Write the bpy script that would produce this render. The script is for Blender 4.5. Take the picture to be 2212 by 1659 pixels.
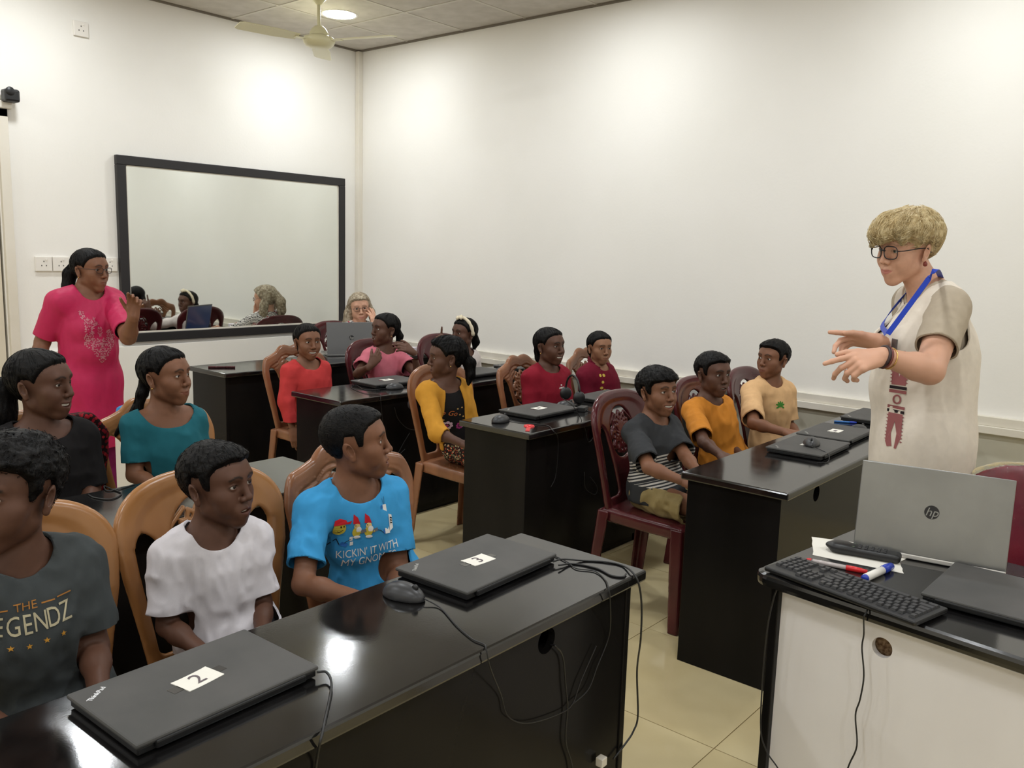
import bpy, bmesh, math, random
import numpy as np
from mathutils import Vector, Matrix, noise as mnoise
from mathutils.bvhtree import BVHTree
random.seed(7); RNG = np.random.default_rng(7)
scn = bpy.context.scene
for o in list(bpy.data.objects): bpy.data.objects.remove(o)
COL = scn.collection
# ---------------------------------------------------------------- camera
CAM_H = 1.48
FPX, PIT, ROL, YAW = 1856.6, 0.151635, 0.029441, 0.871897
_fw = np.array([math.sin(YAW), math.cos(YAW), 0]); _rt = np.array([math.cos(YAW), -math.sin(YAW), 0]); _up = np.array([0, 0, 1.])
C_F = _fw*math.cos(PIT) - _up*math.sin(PIT); _u2 = _up*math.cos(PIT) + _fw*math.sin(PIT)
C_R = _rt*math.cos(ROL) + _u2*math.sin(ROL); C_U = _u2*math.cos(ROL) - _rt*math.sin(ROL)
CAM = np.array([0, 0, CAM_H])
cam = bpy.data.cameras.new('camera'); camo = bpy.data.objects.new('camera', cam); COL.objects.link(camo)
cam.sensor_fit = 'HORIZONTAL'; cam.sensor_width = 36.0; cam.lens = 36.0*FPX/2212; cam.clip_start = 0.05
camo.matrix_world = Matrix(((C_R[0], C_U[0], -C_F[0], 0), (C_R[1], C_U[1], -C_F[1], 0), (C_R[2], C_U[2], -C_F[2], CAM_H), (0, 0, 0, 1)))
scn.camera = camo
# ---------------------------------------------------------------- world, exposure (the light comes from the ceiling lamps)
w = bpy.data.worlds.new('world'); scn.world = w; w.use_nodes = True
w.node_tree.nodes['Background'].inputs[0].default_value = (1, .97, .92, 1); w.node_tree.nodes['Background'].inputs[1].default_value = .12
scn.view_settings.view_transform = 'Standard'; scn.view_settings.look = 'None'
scn.view_settings.gamma = 1; scn.view_settings.use_curve_mapping = False
scn.view_settings.exposure = 1.56
LAMP_XY = [(x, y) for x in (4.04, 2.09, .14, -1.8) for y in (5.08, 3.05, 1.0, -1.05)]  # the lamp column with the lowest x is unseen, added as fill light
LAMP_POWER = 42.0
XW, YW, ZC = 4.863, 5.85, 3.1          # right wall, mirror wall, ceiling
XL, YB = -3.0, -2.4                    # the two walls behind the camera
def atd(px, py, t):                    # photo pixel -> point at camera distance t
    return CAM + (C_F + C_R*((px-1106)/FPX) - C_U*((py-829.5)/FPX))*t
def at(px, py, ax, val):               # photo pixel -> point of the plane axis=val (room coordinates)
    d = C_F + C_R*((px-1106)/FPX) - C_U*((py-829.5)/FPX)
    return CAM + d*((val-CAM[ax])/d[ax])
# ---------------------------------------------------------------- small helpers
def tag(o, label=None, cat=None, group=None, kind=None):
    if label: o['label'] = label
    if cat: o['category'] = cat
    if group: o['group'] = group
    if kind: o['kind'] = kind
    return o
def link(o, parent=None):
    COL.objects.link(o)
    if parent: o.parent = parent
    return o
def empty(name, loc=(0, 0, 0), rz=0, label=None, cat=None, group=None):
    o = bpy.data.objects.new(name, None); o.location = loc; o.rotation_euler = (0, 0, rz); o.empty_display_size = .1
    link(o); return tag(o, label, cat, group)
def mesh_obj(name, me, mat=None, parent=None, smooth=False):
    if mat is not None and not me.materials: me.materials.append(mat)
    if smooth: me.polygons.foreach_set('use_smooth', np.ones(len(me.polygons), bool))
    return link(bpy.data.objects.new(name, me), parent)
def pyd(name, v, f):
    me = bpy.data.meshes.new(name); me.from_pydata([tuple(map(float, p)) for p in v], [], [tuple(map(int, q)) for q in f]); me.update(); return me
def npmesh(name, V, F):                # fast mesh from numpy arrays of quads or triangles
    me = bpy.data.meshes.new(name); n = F.shape[1]
    me.vertices.add(len(V)); me.vertices.foreach_set('co', np.ascontiguousarray(V, np.float32).ravel())
    me.loops.add(F.size); me.loops.foreach_set('vertex_index', np.ascontiguousarray(F, np.int32).ravel())
    me.polygons.add(len(F)); me.polygons.foreach_set('loop_start', np.arange(0, F.size, n, dtype=np.int32))
    me.polygons.foreach_set('loop_total', np.full(len(F), n, np.int32))
    me.polygons.foreach_set('use_smooth', np.ones(len(F), bool))
    me.update(calc_edges=True); return me
class MB:                              # collects boxes, tubes, lathes ... into ONE mesh
    def __init__(s): s.v = []; s.f = []; s.sm = []
    def add(s, v, f, smooth=False):
        b = len(s.v); s.v += [tuple(map(float, p)) for p in v]; s.f += [tuple(int(i)+b for i in q) for q in f]; s.sm += [smooth]*len(f); return s
    def box(s, lo, hi, bev=0.0):
        x0, y0, z0 = lo; x1, y1, z1 = hi
        if bev <= 0:
            v = [(x0, y0, z0), (x1, y0, z0), (x1, y1, z0), (x0, y1, z0), (x0, y0, z1), (x1, y0, z1), (x1, y1, z1), (x0, y1, z1)]
            return s.add(v, [(0, 3, 2, 1), (4, 5, 6, 7), (0, 1, 5, 4), (1, 2, 6, 5), (2, 3, 7, 6), (3, 0, 4, 7)])
        bm = bmesh.new(); bmesh.ops.create_cube(bm, size=1)
        for q in bm.verts: q.co = Vector(((x0+x1)/2+q.co.x*(x1-x0), (y0+y1)/2+q.co.y*(y1-y0), (z0+z1)/2+q.co.z*(z1-z0)))
        bmesh.ops.bevel(bm, geom=bm.edges[:], offset=bev, segments=2, profile=.5, affect='EDGES')
        bm.verts.index_update(); s.add([q.co for q in bm.verts], [[q.index for q in f.verts] for f in bm.faces]); bm.free(); return s
    def tube(s, pts, r, n=8, cap=True):
        pts = [Vector(p) for p in pts]; rs = r if hasattr(r, '__len__') else [r]*len(pts); rings = []; up = None
        for i, p in enumerate(pts):
            t = (pts[min(i+1, len(pts)-1)]-pts[max(i-1, 0)]).normalized()
            if up is None: up = t.orthogonal().normalized()
            up = (up - t*up.dot(t)); up = up.normalized() if up.length > 1e-6 else t.orthogonal().normalized()
            b = t.cross(up); rings.append([p+(up*math.cos(a)+b*math.sin(a))*rs[i] for a in [2*math.pi*k/n for k in range(n)]])
        v = [q for R in rings for q in R]; f = [(i*n+k, i*n+(k+1) % n, (i+1)*n+(k+1) % n, (i+1)*n+k) for i in range(len(rings)-1) for k in range(n)]
        if cap: f += [tuple(range(n-1, -1, -1)), tuple((len(rings)-1)*n+k for k in range(n))]
        return s.add(v, f, True)
    def lathe(s, prof, c=(0, 0, 0), n=24):
        v = [(c[0]+r*math.cos(2*math.pi*k/n), c[1]+r*math.sin(2*math.pi*k/n), c[2]+z) for r, z in prof for k in range(n)]
        f = [(i*n+k, i*n+(k+1) % n, (i+1)*n+(k+1) % n, (i+1)*n+k) for i in range(len(prof)-1) for k in range(n)]
        return s.add(v, f, True)
    def prism(s, poly, z0, z1):
        n = len(poly); v = [(x, y, z0) for x, y in poly]+[(x, y, z1) for x, y in poly]
        return s.add(v, [tuple(range(n-1, -1, -1)), tuple(range(n, 2*n))]+[(k, (k+1) % n, n+(k+1) % n, n+k) for k in range(n)])
    def xf(s, M, i0=0):
        s.v[i0:] = [tuple(M @ Vector(p)) for p in s.v[i0:]]; return s
    def mesh(s, name):
        me = pyd(name, s.v, s.f); me.polygons.foreach_set('use_smooth', np.array(s.sm, bool)); return me
    def build(s, name, mat, parent=None): return mesh_obj(name, s.mesh(name), mat, parent)
def spline(pts, n=8):                  # Catmull-Rom through the points
    P = [Vector(p) for p in pts]; P = [P[0]*2-P[1]]+P+[P[-1]*2-P[-2]]; out = []
    for i in range(1, len(P)-2):
        for k in range(n):
            t = k/n; a, b, c, d = P[i-1:i+3]
            out.append(.5*((2*b)+(c-a)*t+(2*a-5*b+4*c-d)*t*t+(3*b-a-3*c+d)*t**3))
    return out+[P[-2]]
# ---------------------------------------------------------------- materials
def srgb(*c): return tuple((x/255/12.92 if x/255 <= .04045 else ((x/255+.055)/1.055)**2.4) for x in c)+(1,)
def newmat(name, col, rough=.5, spec=.5, metal=0, **kw):
    m = bpy.data.materials.new(name); m.use_nodes = True; b = m.node_tree.nodes['Principled BSDF']
    b.inputs['Base Color'].default_value = col; b.inputs['Roughness'].default_value = rough
    b.inputs['Specular IOR Level'].default_value = spec; b.inputs['Metallic'].default_value = metal
    for k, v in kw.items(): b.inputs[k.replace('_', ' ')].default_value = v
    return m
def nt(m): return m.node_tree.nodes, m.node_tree.links, m.node_tree.nodes['Principled BSDF']
def noise_col(m, c1, c2, scale=5, detail=4, coord='Object', stretch=None, p0=.35, p1=.65):
    N, L, b = nt(m); tc = N.new('ShaderNodeTexCoord'); no = N.new('ShaderNodeTexNoise'); r = N.new('ShaderNodeValToRGB')
    no.inputs['Scale'].default_value = scale; no.inputs['Detail'].default_value = detail
    if stretch:
        mp = N.new('ShaderNodeMapping'); mp.inputs['Scale'].default_value = stretch; L.new(tc.outputs[coord], mp.inputs[0]); L.new(mp.outputs[0], no.inputs['Vector'])
    else: L.new(tc.outputs[coord], no.inputs['Vector'])
    r.color_ramp.elements[0].color = c1; r.color_ramp.elements[1].color = c2; r.color_ramp.elements[0].position = p0; r.color_ramp.elements[1].position = p1
    L.new(no.outputs['Fac'], r.inputs[0]); L.new(r.outputs[0], b.inputs['Base Color']); return no
def noise_bump(m, scale=200, strength=.1, dist=.002, coord='Object', detail=3, stretch=None):
    N, L, b = nt(m); tc = N.new('ShaderNodeTexCoord'); no = N.new('ShaderNodeTexNoise'); bp = N.new('ShaderNodeBump')
    no.inputs['Scale'].default_value = scale; no.inputs['Detail'].default_value = detail
    if stretch:
        mp = N.new('ShaderNodeMapping'); mp.inputs['Scale'].default_value = stretch; L.new(tc.outputs[coord], mp.inputs[0]); L.new(mp.outputs[0], no.inputs['Vector'])
    else: L.new(tc.outputs[coord], no.inputs['Vector'])
    bp.inputs['Strength'].default_value = strength; bp.inputs['Distance'].default_value = dist
    L.new(no.outputs['Fac'], bp.inputs['Height']); L.new(bp.outputs[0], b.inputs['Normal']); return bp
def attr_col(m, name='Col'):
    N, L, b = nt(m); a = N.new('ShaderNodeVertexColor'); a.layer_name = name; L.new(a.outputs[0], b.inputs['Base Color']); return m
# ---------------------------------------------------------------- sculpting with distance fields
f32 = np.float32
def vnoise(P, scale, seed=0):          # cheap value noise, -1..1
    Q = P*scale; i = np.floor(Q).astype(np.int64); u = (Q-i).astype(f32); u = u*u*(3-2*u); out = 0
    def hsh(a, b, c):
        n = (a*374761393+b*668265263+c*2147483647*7+seed*1274126177) & 0x7fffffff
        n = ((n ^ (n >> 13))*1274126177) & 0x7fffffff
        return ((n ^ (n >> 16)) & 0xffff).astype(f32)/32767.5-1
    for dx in (0, 1):
        wx = u[:, 0] if dx else 1-u[:, 0]
        for dy in (0, 1):
            wy = wx*(u[:, 1] if dy else 1-u[:, 1])
            for dz in (0, 1):
                out = out+wy*(u[:, 2] if dz else 1-u[:, 2])*hsh(i[:, 0]+dx, i[:, 1]+dy, i[:, 2]+dz)
    return out
def smin(a, b, k):
    h = np.clip(.5+.5*(b-a)/k, 0, 1); return b+(a-b)*h-k*h*(1-h)
def smax(a, b, k): return -smin(-a, -b, k)
def frame(z, x=None):                  # 3x3 with rows x,y,z
    z = np.array(z, float); z /= np.linalg.norm(z); x = np.array(x if x is not None else (1, 0, .01), float)
    x = x-z*(x@z); x /= np.linalg.norm(x); return np.array([x, np.cross(z, x), z])
class Fld:                             # ordered list of primitives, each blended into the previous ones
    def __init__(s): s.ops = []
    def _a(s, fn, k, op): s.ops.append((fn, k, op)); return s
    def cap(s, a, b, ra, rb, k=.02, op='u', flat=None):
        a = np.array(a, f32); b = np.array(b, f32); ba = b-a; L2 = float(ba@ba)+1e-12
        if flat is not None:           # (unit dir, factor): thinner along dir
            n, q = np.array(flat[0], f32), float(flat[1]); n = n/np.linalg.norm(n)
        def fn(P):
            pa = P-a; h = np.clip((pa@ba)/L2, 0, 1); w_ = pa-h[:, None]*ba
            if flat is not None:
                c = w_@n; d2 = (w_*w_).sum(1)-c*c+(c/q)**2; r = ra+(rb-ra)*h; dd = np.sqrt(d2+1e-12)
                return (dd-r)*(.5+.5*q)
            return np.sqrt((w_*w_).sum(1)+1e-12)-(ra+(rb-ra)*h)
        return s._a(fn, k, op)
    def ell(s, c, r, k=.02, op='u', R=None):
        c = np.array(c, f32); r = np.array(r, f32); Rm = None if R is None else np.array(R, f32)
        def fn(P):
            q = P-c
            if Rm is not None: q = q@Rm.T
            k0 = np.sqrt(((q/r)**2).sum(1)+1e-12); k1 = np.sqrt(((q/(r*r))**2).sum(1)+1e-12); return k0*(k0-1)/k1
        return s._a(fn, k, op)
    def box(s, c, hs, rr, k=.01, op='u', R=None):
        c = np.array(c, f32); hs = np.array(hs, f32)-rr; Rm = None if R is None else np.array(R, f32)
        def fn(P):
            q = P-c
            if Rm is not None: q = q@Rm.T
            q = np.abs(q)-hs; return np.sqrt((np.maximum(q, 0)**2).sum(1))+np.minimum(q.max(1), 0)-rr
        return s._a(fn, k, op)
    def fun(s, fn, k=.01, op='u'): return s._a(fn, k, op)
    def __call__(s, P):
        d = None
        for fn, k, op in s.ops:
            if op == 'm': d = d+fn(P); continue
            e = fn(P)
            if d is None: d = e
            elif op == 'u': d = smin(d, e, k)
            elif op == 's': d = smax(d, -e, k)
            else: d = smax(d, e, k)
        return d
def nets(f, lo, hi, h, slack=1.35, project=True):
    lo = np.array(lo, float); hi = np.array(hi, float); B = 4
    n = np.ceil((hi-lo)/h).astype(int)+1; nb = -(-n//B); n = nb*B
    g = [lo[a]+(np.arange(nb[a])*B+(B-1)/2)*h for a in range(3)]
    C = np.stack(np.meshgrid(*g, indexing='ij'), -1).reshape(-1, 3).astype(f32)
    d0 = f(C); act = np.where(np.abs(d0) < B*h*.87*slack+h)[0]
    D = np.repeat(np.repeat(np.repeat(d0.reshape(nb), B, 0), B, 1), B, 2).astype(f32)
    bi = np.stack(np.unravel_index(act, nb), -1)
    loc = np.stack(np.meshgrid(*[np.arange(B)]*3, indexing='ij'), -1).reshape(-1, 3)
    idx = (bi[:, None, :]*B+loc[None]).reshape(-1, 3)
    for s0 in range(0, len(idx), 120000):
        q = idx[s0:s0+120000]; D[q[:, 0], q[:, 1], q[:, 2]] = f((lo+q*h).astype(f32))
    S = D < 0
    cnt = np.zeros(n-1, np.int8)
    cs = [(a, b, c) for a in (0, 1) for b in (0, 1) for c in (0, 1)]
    for a, b, c in cs: cnt += S[a:n[0]-1+a, b:n[1]-1+b, c:n[2]-1+c]
    cells = np.argwhere((cnt > 0) & (cnt < 8))
    if len(cells) == 0: return np.zeros((0, 3)), np.zeros((0, 4), int)
    cv = np.stack([D[cells[:, 0]+a, cells[:, 1]+b, cells[:, 2]+c] for a, b, c in cs], 1)
    ca = np.array(cs, f32); acc = np.zeros((len(cells), 3), f32); num = np.zeros(len(cells), f32)
    for i in range(8):
        for j in range(i+1, 8):
            if np.abs(ca[i]-ca[j]).sum() != 1: continue
            a, b = cv[:, i], cv[:, j]; m = (a < 0) != (b < 0); t = np.where(m, a/np.where(m, a-b, 1), 0)
            acc += (m[:, None])*(ca[i]+(ca[j]-ca[i])*t[:, None]); num += m
    V = lo+(cells+acc/num[:, None])*h
    vid = np.full(n-1, -1, np.int32); vid[cells[:, 0], cells[:, 1], cells[:, 2]] = np.arange(len(cells))
    F = []
    for ax in range(3):
        sl0 = [slice(None)]*3; sl1 = [slice(None)]*3; sl0[ax] = slice(0, -1); sl1[ax] = slice(1, None)
        A = S[tuple(sl0)]; Bq = S[tuple(sl1)]; e = np.argwhere(A != Bq); u, v = (ax+1) % 3, (ax+2) % 3
        e = e[(e[:, u] > 0) & (e[:, v] > 0) & (e[:, u] < n[u]-1) & (e[:, v] < n[v]-1)]
        def cell(du, dv):
            q = e.copy(); q[:, u] += du; q[:, v] += dv; return vid[q[:, 0], q[:, 1], q[:, 2]]
        Q = np.stack([cell(-1, -1), cell(0, -1), cell(0, 0), cell(-1, 0)], 1)
        fl = ~A[e[:, 0], e[:, 1], e[:, 2]]; Q[fl] = Q[fl][:, ::-1]; F.append(Q)
    F = np.concatenate(F); F = F[(F >= 0).all(1)]
    if project:
        V = V.astype(f32); e = h*.25; K = np.array([(1, -1, -1), (-1, -1, 1), (-1, 1, -1), (1, 1, 1)], f32)
        d4 = [f(V+k*e) for k in K]; G = sum(k[None]*d[:, None] for k, d in zip(K, d4))/(4*e); dv = sum(d4)/4
        g2 = np.maximum((G*G).sum(1), .15); st = (dv/g2)[:, None]*G; ln = np.linalg.norm(st, axis=1, keepdims=True)
        V = V-st*np.minimum(1, .6*h/(ln+1e-9))
    return V, F
def cull(V, F, keep):                  # drop vertices
    m = np.cumsum(keep)-1; F = F[keep[F].all(1)]; return V[keep], m[F]
def clip_tri(V, F, g):                 # keep g<0, cutting triangles exactly on g=0; returns V, tris
    T = np.concatenate([F[:, [0, 1, 2]], F[:, [0, 2, 3]]]) if F.shape[1] == 4 else F
    ins = g < 0; c = ins[T].sum(1); full = T[c == 3]; out = []; newv = []; cache = {}; base = len(V)
    def cut(a, b):
        k = (a, b) if a < b else (b, a)
        if k not in cache:
            t = g[a]/(g[a]-g[b]); cache[k] = base+len(newv); newv.append(V[a]+(V[b]-V[a])*t)
        return cache[k]
    for tri, n in zip(T[(c == 1) | (c == 2)], c[(c == 1) | (c == 2)]):
        i = [int(q) for q in tri]
        while (ins[i[2]] if n == 2 else not ins[i[0]]): i = i[1:]+i[:1]
        if n == 1: out.append((i[0], cut(i[0], i[1]), cut(i[0], i[2])))
        else:
            p, q = cut(i[1], i[2]), cut(i[0], i[2]); out += [(i[0], i[1], p), (i[0], p, q)]
    V2 = np.concatenate([V, np.array(newv).reshape(-1, 3)]); T2 = np.concatenate([full, np.array(out, int).reshape(-1, 3)])
    used = np.zeros(len(V2), bool); used[T2.ravel()] = True; m = np.cumsum(used)-1
    return V2[used], m[T2]
def rim(V, T, depth):                  # turn the open edges of a cloth inwards so hems have thickness
    e = np.concatenate([T[:, [0, 1]], T[:, [1, 2]], T[:, [2, 0]]]); es = np.sort(e, 1)
    _, inv, c = np.unique(es, axis=0, return_inverse=True, return_counts=True); b = e[c[inv.ravel()] == 1]
    if len(b) == 0: return V, T
    N = np.zeros_like(V); fn = np.cross(V[T[:, 1]]-V[T[:, 0]], V[T[:, 2]]-V[T[:, 0]])
    for k in range(3): np.add.at(N, T[:, k], fn)
    N /= np.linalg.norm(N, axis=1, keepdims=True)+1e-12
    vs = np.unique(b); mp = np.full(len(V), -1); mp[vs] = len(V)+np.arange(len(vs))
    V2 = np.concatenate([V, V[vs]-N[vs]*depth]); q = np.concatenate([np.stack([b[:, 1], b[:, 0], mp[b[:, 0]]], 1), np.stack([b[:, 1], mp[b[:, 0]], mp[b[:, 1]]], 1)])
    return V2, np.concatenate([T, q])
# ---------------------------------------------------------------- the room
M_WALL = newmat('wall_paint', srgb(241, 238, 231), .75, .25); noise_col(M_WALL, srgb(239, 236, 229), srgb(243, 240, 234), 1.2, 3); noise_bump(M_WALL, 60, .12, .004)
M_DADO = newmat('dado_paint', srgb(200, 196, 180), .7, .25); noise_bump(M_DADO, 60, .1, .003)
M_TRIMW = newmat('white_pvc', srgb(228, 221, 208), .45, .4); noise_col(M_TRIMW, srgb(222, 215, 200), srgb(230, 224, 212), 3)
M_CEIL = newmat('ceiling_tile', srgb(222, 215, 203), .85, .2); noise_col(M_CEIL, srgb(190, 184, 174), srgb(202, 196, 187), 9, 5); noise_bump(M_CEIL, 250, .25, .002)
M_TBAR = newmat('ceiling_grid', srgb(200, 194, 182), .5, .4)
M_TILE = newmat('floor_tile', srgb(208, 192, 150), .09, .5); noise_col(M_TILE, srgb(198, 180, 136), srgb(210, 194, 152), 2.2, 5)
M_GROUT = newmat('grout', srgb(150, 132, 95), .8, .2)
M_WHITE = newmat('white_plastic', srgb(235, 230, 222), .35, .5); noise_bump(M_WHITE, 40, .03, .001)
M_BLACKP = newmat('black_plastic', srgb(24, 24, 25), .42, .5); noise_bump(M_BLACKP, 500, .15, .0005)
M_HOLE = newmat('dark_hole', (.004, .004, .004, 1), .9, .1)
def struct(name, mb, mat): o = mb.build(name, mat); o['kind'] = 'structure'; return o
floor = struct('floor', MB().box((XL, YB, -.05), (XW, YW, -.0025)), M_GROUT)
T = .6; g = .0016
def clipbox(x0, x1, y0, y1, z0, z1): return MB().box((x0, y0, z0), (x1, y1, z1))
full_me = MB().box((g-T/2, g-T/2, -.008), (T/2-g, T/2-g, 0)).mesh('floor_tile'); full_me.materials.append(M_TILE)
k0 = math.floor((XL-2.28)/T); 
for i in range(k0, math.ceil((XW-2.28)/T)):
    for j in range(math.floor((YB-1.067)/T), math.ceil((YW-1.067)/T)):
        x0, y0 = 2.28+i*T, 1.067+j*T; x1, y1 = x0+T, y0+T; cx0, cx1, cy0, cy1 = max(x0, XL), min(x1, XW), max(y0, YB), min(y1, YW)
        if cx1-cx0 < .02 or cy1-cy0 < .02: continue
        if (cx0, cx1, cy0, cy1) == (x0, x1, y0, y1): o = link(bpy.data.objects.new('floor_tile', full_me), floor); o.location = (x0+T/2, y0+T/2, 0)
        else: clipbox(cx0+g, cx1-g, cy0+g, cy1-g, -.008, 0).build('floor_tile', M_TILE, floor)
ceiling = struct('ceiling', MB().box((XL, YB, ZC+.02), (XW, YW, ZC+.07)), M_TBAR)
lamp_cells = {}
for (lx, ly) in LAMP_XY: lamp_cells[(math.floor((XW-lx)/T), math.floor((YW-ly)/T))] = (lx, ly)
def tile_poly(x0, x1, y0, y1): return MB().box((x0+.006, y0+.006, ZC), (x1-.006, y1-.006, ZC+.015))
cme = MB().box((-T/2+.006, -T/2+.006, 0), (T/2-.006, T/2-.006, .015)).mesh('ceiling_tile'); cme.materials.append(M_CEIL)
for i in range(math.ceil((XW-XL)/T)):
    for j in range(math.ceil((YW-YB)/T)):
        x1, y1 = XW-i*T, YW-j*T; x0, y0 = max(x1-T, XL), max(y1-T, YB)
        if x1-x0 < .05 or y1-y0 < .05: continue
        if x1-x0 > T-1e-6 and y1-y0 > T-1e-6: o = link(bpy.data.objects.new('ceiling_tile', cme), ceiling); o.location = ((x0+x1)/2, (y0+y1)/2, ZC)
        else: tile_poly(x0, x1, y0, y1).build('ceiling_tile', M_CEIL, ceiling)
bar = MB()
for i in range(1, math.ceil((XW-XL)/T)): x = XW-i*T; bar.box((x-.011, YB, ZC-.004), (x+.011, YW, ZC+.018))
for j in range(1, math.ceil((YW-YB)/T)): y = YW-j*T; bar.box((XL, y-.011, ZC-.0035), (XW, y+.011, ZC+.018))
tag(bar.build('ceiling_grid', M_TBAR, ceiling), kind='stuff')
M_SHADOWGAP = newmat('wall_angle', srgb(120, 112, 100), .6, .3)
struct('trim_1', MB().box((XL, YW-.022, ZC-.012), (XW, YW, ZC+.002)).box((XW-.022, YB, ZC-.012), (XW, YW-.022, ZC+.002)), M_SHADOWGAP)
struct('wall_right', MB().box((XW, YB, 0), (XW+.12, YW+.12, ZC+.05)), M_WALL)
struct('wall_back', MB().box((2.055, YW, 0), (XW, YW+.12, ZC+.05)).box((XL, YW, 2.2), (2.055, YW+.12, ZC+.05)).box((XL, YW, 0), (1.15, YW+.12, 2.2)), M_WALL)
struct('wall_left', MB().box((XL-.12, YB-.12, 0), (XL, YW+.12, ZC+.05)), M_WALL)
struct('wall_front', MB().box((XL, YB-.12, 0), (XW+.12, YB, ZC+.05)), M_WALL)
# thicker lower wall under the mirror, and the lower right wall
struct('trim_2', MB().box((2.14, YW-.030, 0), (XW-.047, YW, .765), .004), M_WALL)
struct('trim_3', MB().box((XW-.012, YB, 0), (XW, YW-.05, .645)), M_DADO)
struct('trim_4', MB().box((XW-.034, YB, .684), (XW, YW-.05, .731), .003), M_TRIMW)
struct('trim_5', MB().box((XW-.052, YB, .645), (XW, YW-.05, .684), .003), M_TRIMW)
struct('trim_6', MB().box((XW-.047, YW-.045, .0), (XW, YW, ZC-.012), .004), M_TRIMW)
# door on the far left
d = MB().box((2.062, YW-.03, 0), (2.118, YW+.02, 2.25), .003).box((1.10, YW-.03, 0), (1.15, YW+.02, 2.25), .003).box((1.10, YW-.03, 2.2), (2.118, YW+.02, 2.25), .003)
door = empty('door_1', (1.6, YW, 0)); door['kind'] = 'structure'
def child_of(o, par): o.parent = par; o.matrix_parent_inverse = par.matrix_basis.inverted(); return o
child_of(d.build('door_frame', M_TRIMW), door)
M_DOOR = newmat('door_paint', srgb(226, 218, 198), .4, .4); noise_col(M_DOOR, srgb(222, 213, 192), srgb(228, 221, 203), 2)
child_of(MB().box((1.155, YW+.0, .01), (2.042, YW+.045, 2.195), .003).build('door_leaf', M_DOOR), door)
child_of(MB().box((1.15, YW+.05, 0), (2.07, YW+.11, 2.2)).build('door_backing', M_HOLE), door)
child_of(MB().tube([(1.97, YW, 1.03), (1.97, YW-.045, 1.03), (1.87, YW-.05, 1.03)], .009).build('door_handle', newmat('steel', srgb(190, 186, 178), .25, .5, 1)), door)
# ---------------------------------------------------------------- lamps
M_LAMP = newmat('lamp_glow', (1, 1, 1, 1), .5); M_LAMP.node_tree.nodes['Principled BSDF'].inputs['Emission Color'].default_value = (.93, .972, 1, 1)
M_LAMP.node_tree.nodes['Principled BSDF'].inputs['Emission Strength'].default_value = LAMP_POWER
WORDS = {(4.04, 5.08): 'round glowing downlight in the ceiling beside the fan, near the far corner'}
lring = MB().lathe([(.112, .004), (.128, 0), (.132, .004), (.132, .02)], n=32).mesh('housing'); lring.materials.append(M_WHITE)
ldisc = MB().lathe([(.0001, -.001), (.06, -.001), (.113, .003)], n=32).mesh('diffuser'); ldisc.materials.append(M_LAMP)
for lx, ly in LAMP_XY:
    e = empty('ceiling_light', (lx, ly, ZC-.006), 0, WORDS.get((lx, ly), 'round white downlight set flush in the tiled ceiling, outside the view'), 'ceiling light', 'round ceiling downlights')
    link(bpy.data.objects.new('housing', lring), e); link(bpy.data.objects.new('diffuser', ldisc), e)
# ---------------------------------------------------------------- ceiling fan, at rest
M_CREAM = newmat('cream_enamel', srgb(222, 216, 178), .35, .5); noise_bump(M_CREAM, 30, .02, .001)
fx, fy, fz = 3.62, 4.76, 2.80
fan = empty('ceiling_fan', (fx, fy, fz), 0, 'cream three-bladed ceiling fan hanging below the tiled ceiling', 'fan')
MB().lathe([(.0001, -.046), (.05, -.046), (.082, -.036), (.098, -.018), (.104, .0), (.098, .016), (.070, .026), (.060, .034), (.0001, .034)], n=36).build('motor', M_CREAM, fan)
MB().lathe([(.062, .030), (.060, .048), (.044, .075), (.028, .088), (.014, .092)], n=24).build('motor_neck', M_CREAM, fan)
MB().lathe([(.011, .08), (.011, ZC-fz)], n=12).build('down_rod', M_CREAM, fan)
MB().lathe([(.0001, .22), (.016, .22), (.052, .262), (.058, ZC-fz-.004), (.0001, ZC-fz-.004)], n=24).build('ceiling_cup', M_CREAM, fan)
bl = MB()
poly = [(.15, -.045), (.30, -.062), (.52, -.060), (.545, -.045), (.545, .045), (.52, .060), (.30, .062), (.15, .045)]
bl.prism(poly, -.002, .002); bl.xf(Matrix.Rotation(math.radians(10), 4, 'X')); bl.box((.085, -.02, -.006), (.17, .02, -.001))
bme = bl.mesh('blade'); bme.materials.append(M_CREAM)
for k in range(3): o = link(bpy.data.objects.new('blade', bme), fan); o.rotation_euler = (0, 0, math.radians(50+120*k))
# ---------------------------------------------------------------- mirror
M_FRAME = newmat('black_frame', srgb(38, 36, 37), .45, .4); noise_bump(M_FRAME, 120, .1, .002)
M_MIRROR = newmat('mirror_glass', srgb(238, 241, 236), .02, .5, 1.0)
mx0, mx1, mz0, mz1 = 2.767, 4.683, .790, 2.048; fw_ = .062
mir = empty('wall_mirror', ((mx0+mx1)/2, YW, mz0), 0, 'large wall mirror in a wide black frame, reflecting the seated people', 'mirror')
fr = MB()
for a in (((mx0, YW-.038, mz1-fw_), (mx1, YW, mz1)), ((mx0, YW-.038, mz0), (mx1, YW, mz0+fw_)), ((mx0, YW-.038, mz0+fw_), (mx0+fw_, YW, mz1-fw_)), ((mx1-fw_, YW-.038, mz0+fw_), (mx1, YW, mz1-fw_))):
    child_of(MB().box(*a, .004).build('frame_bar', M_FRAME), mir)
child_of(MB().box((mx0+fw_, YW-.022, mz0+fw_), (mx1-fw_, YW-.004, mz1-fw_)).build('glass', M_MIRROR), mir)
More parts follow.
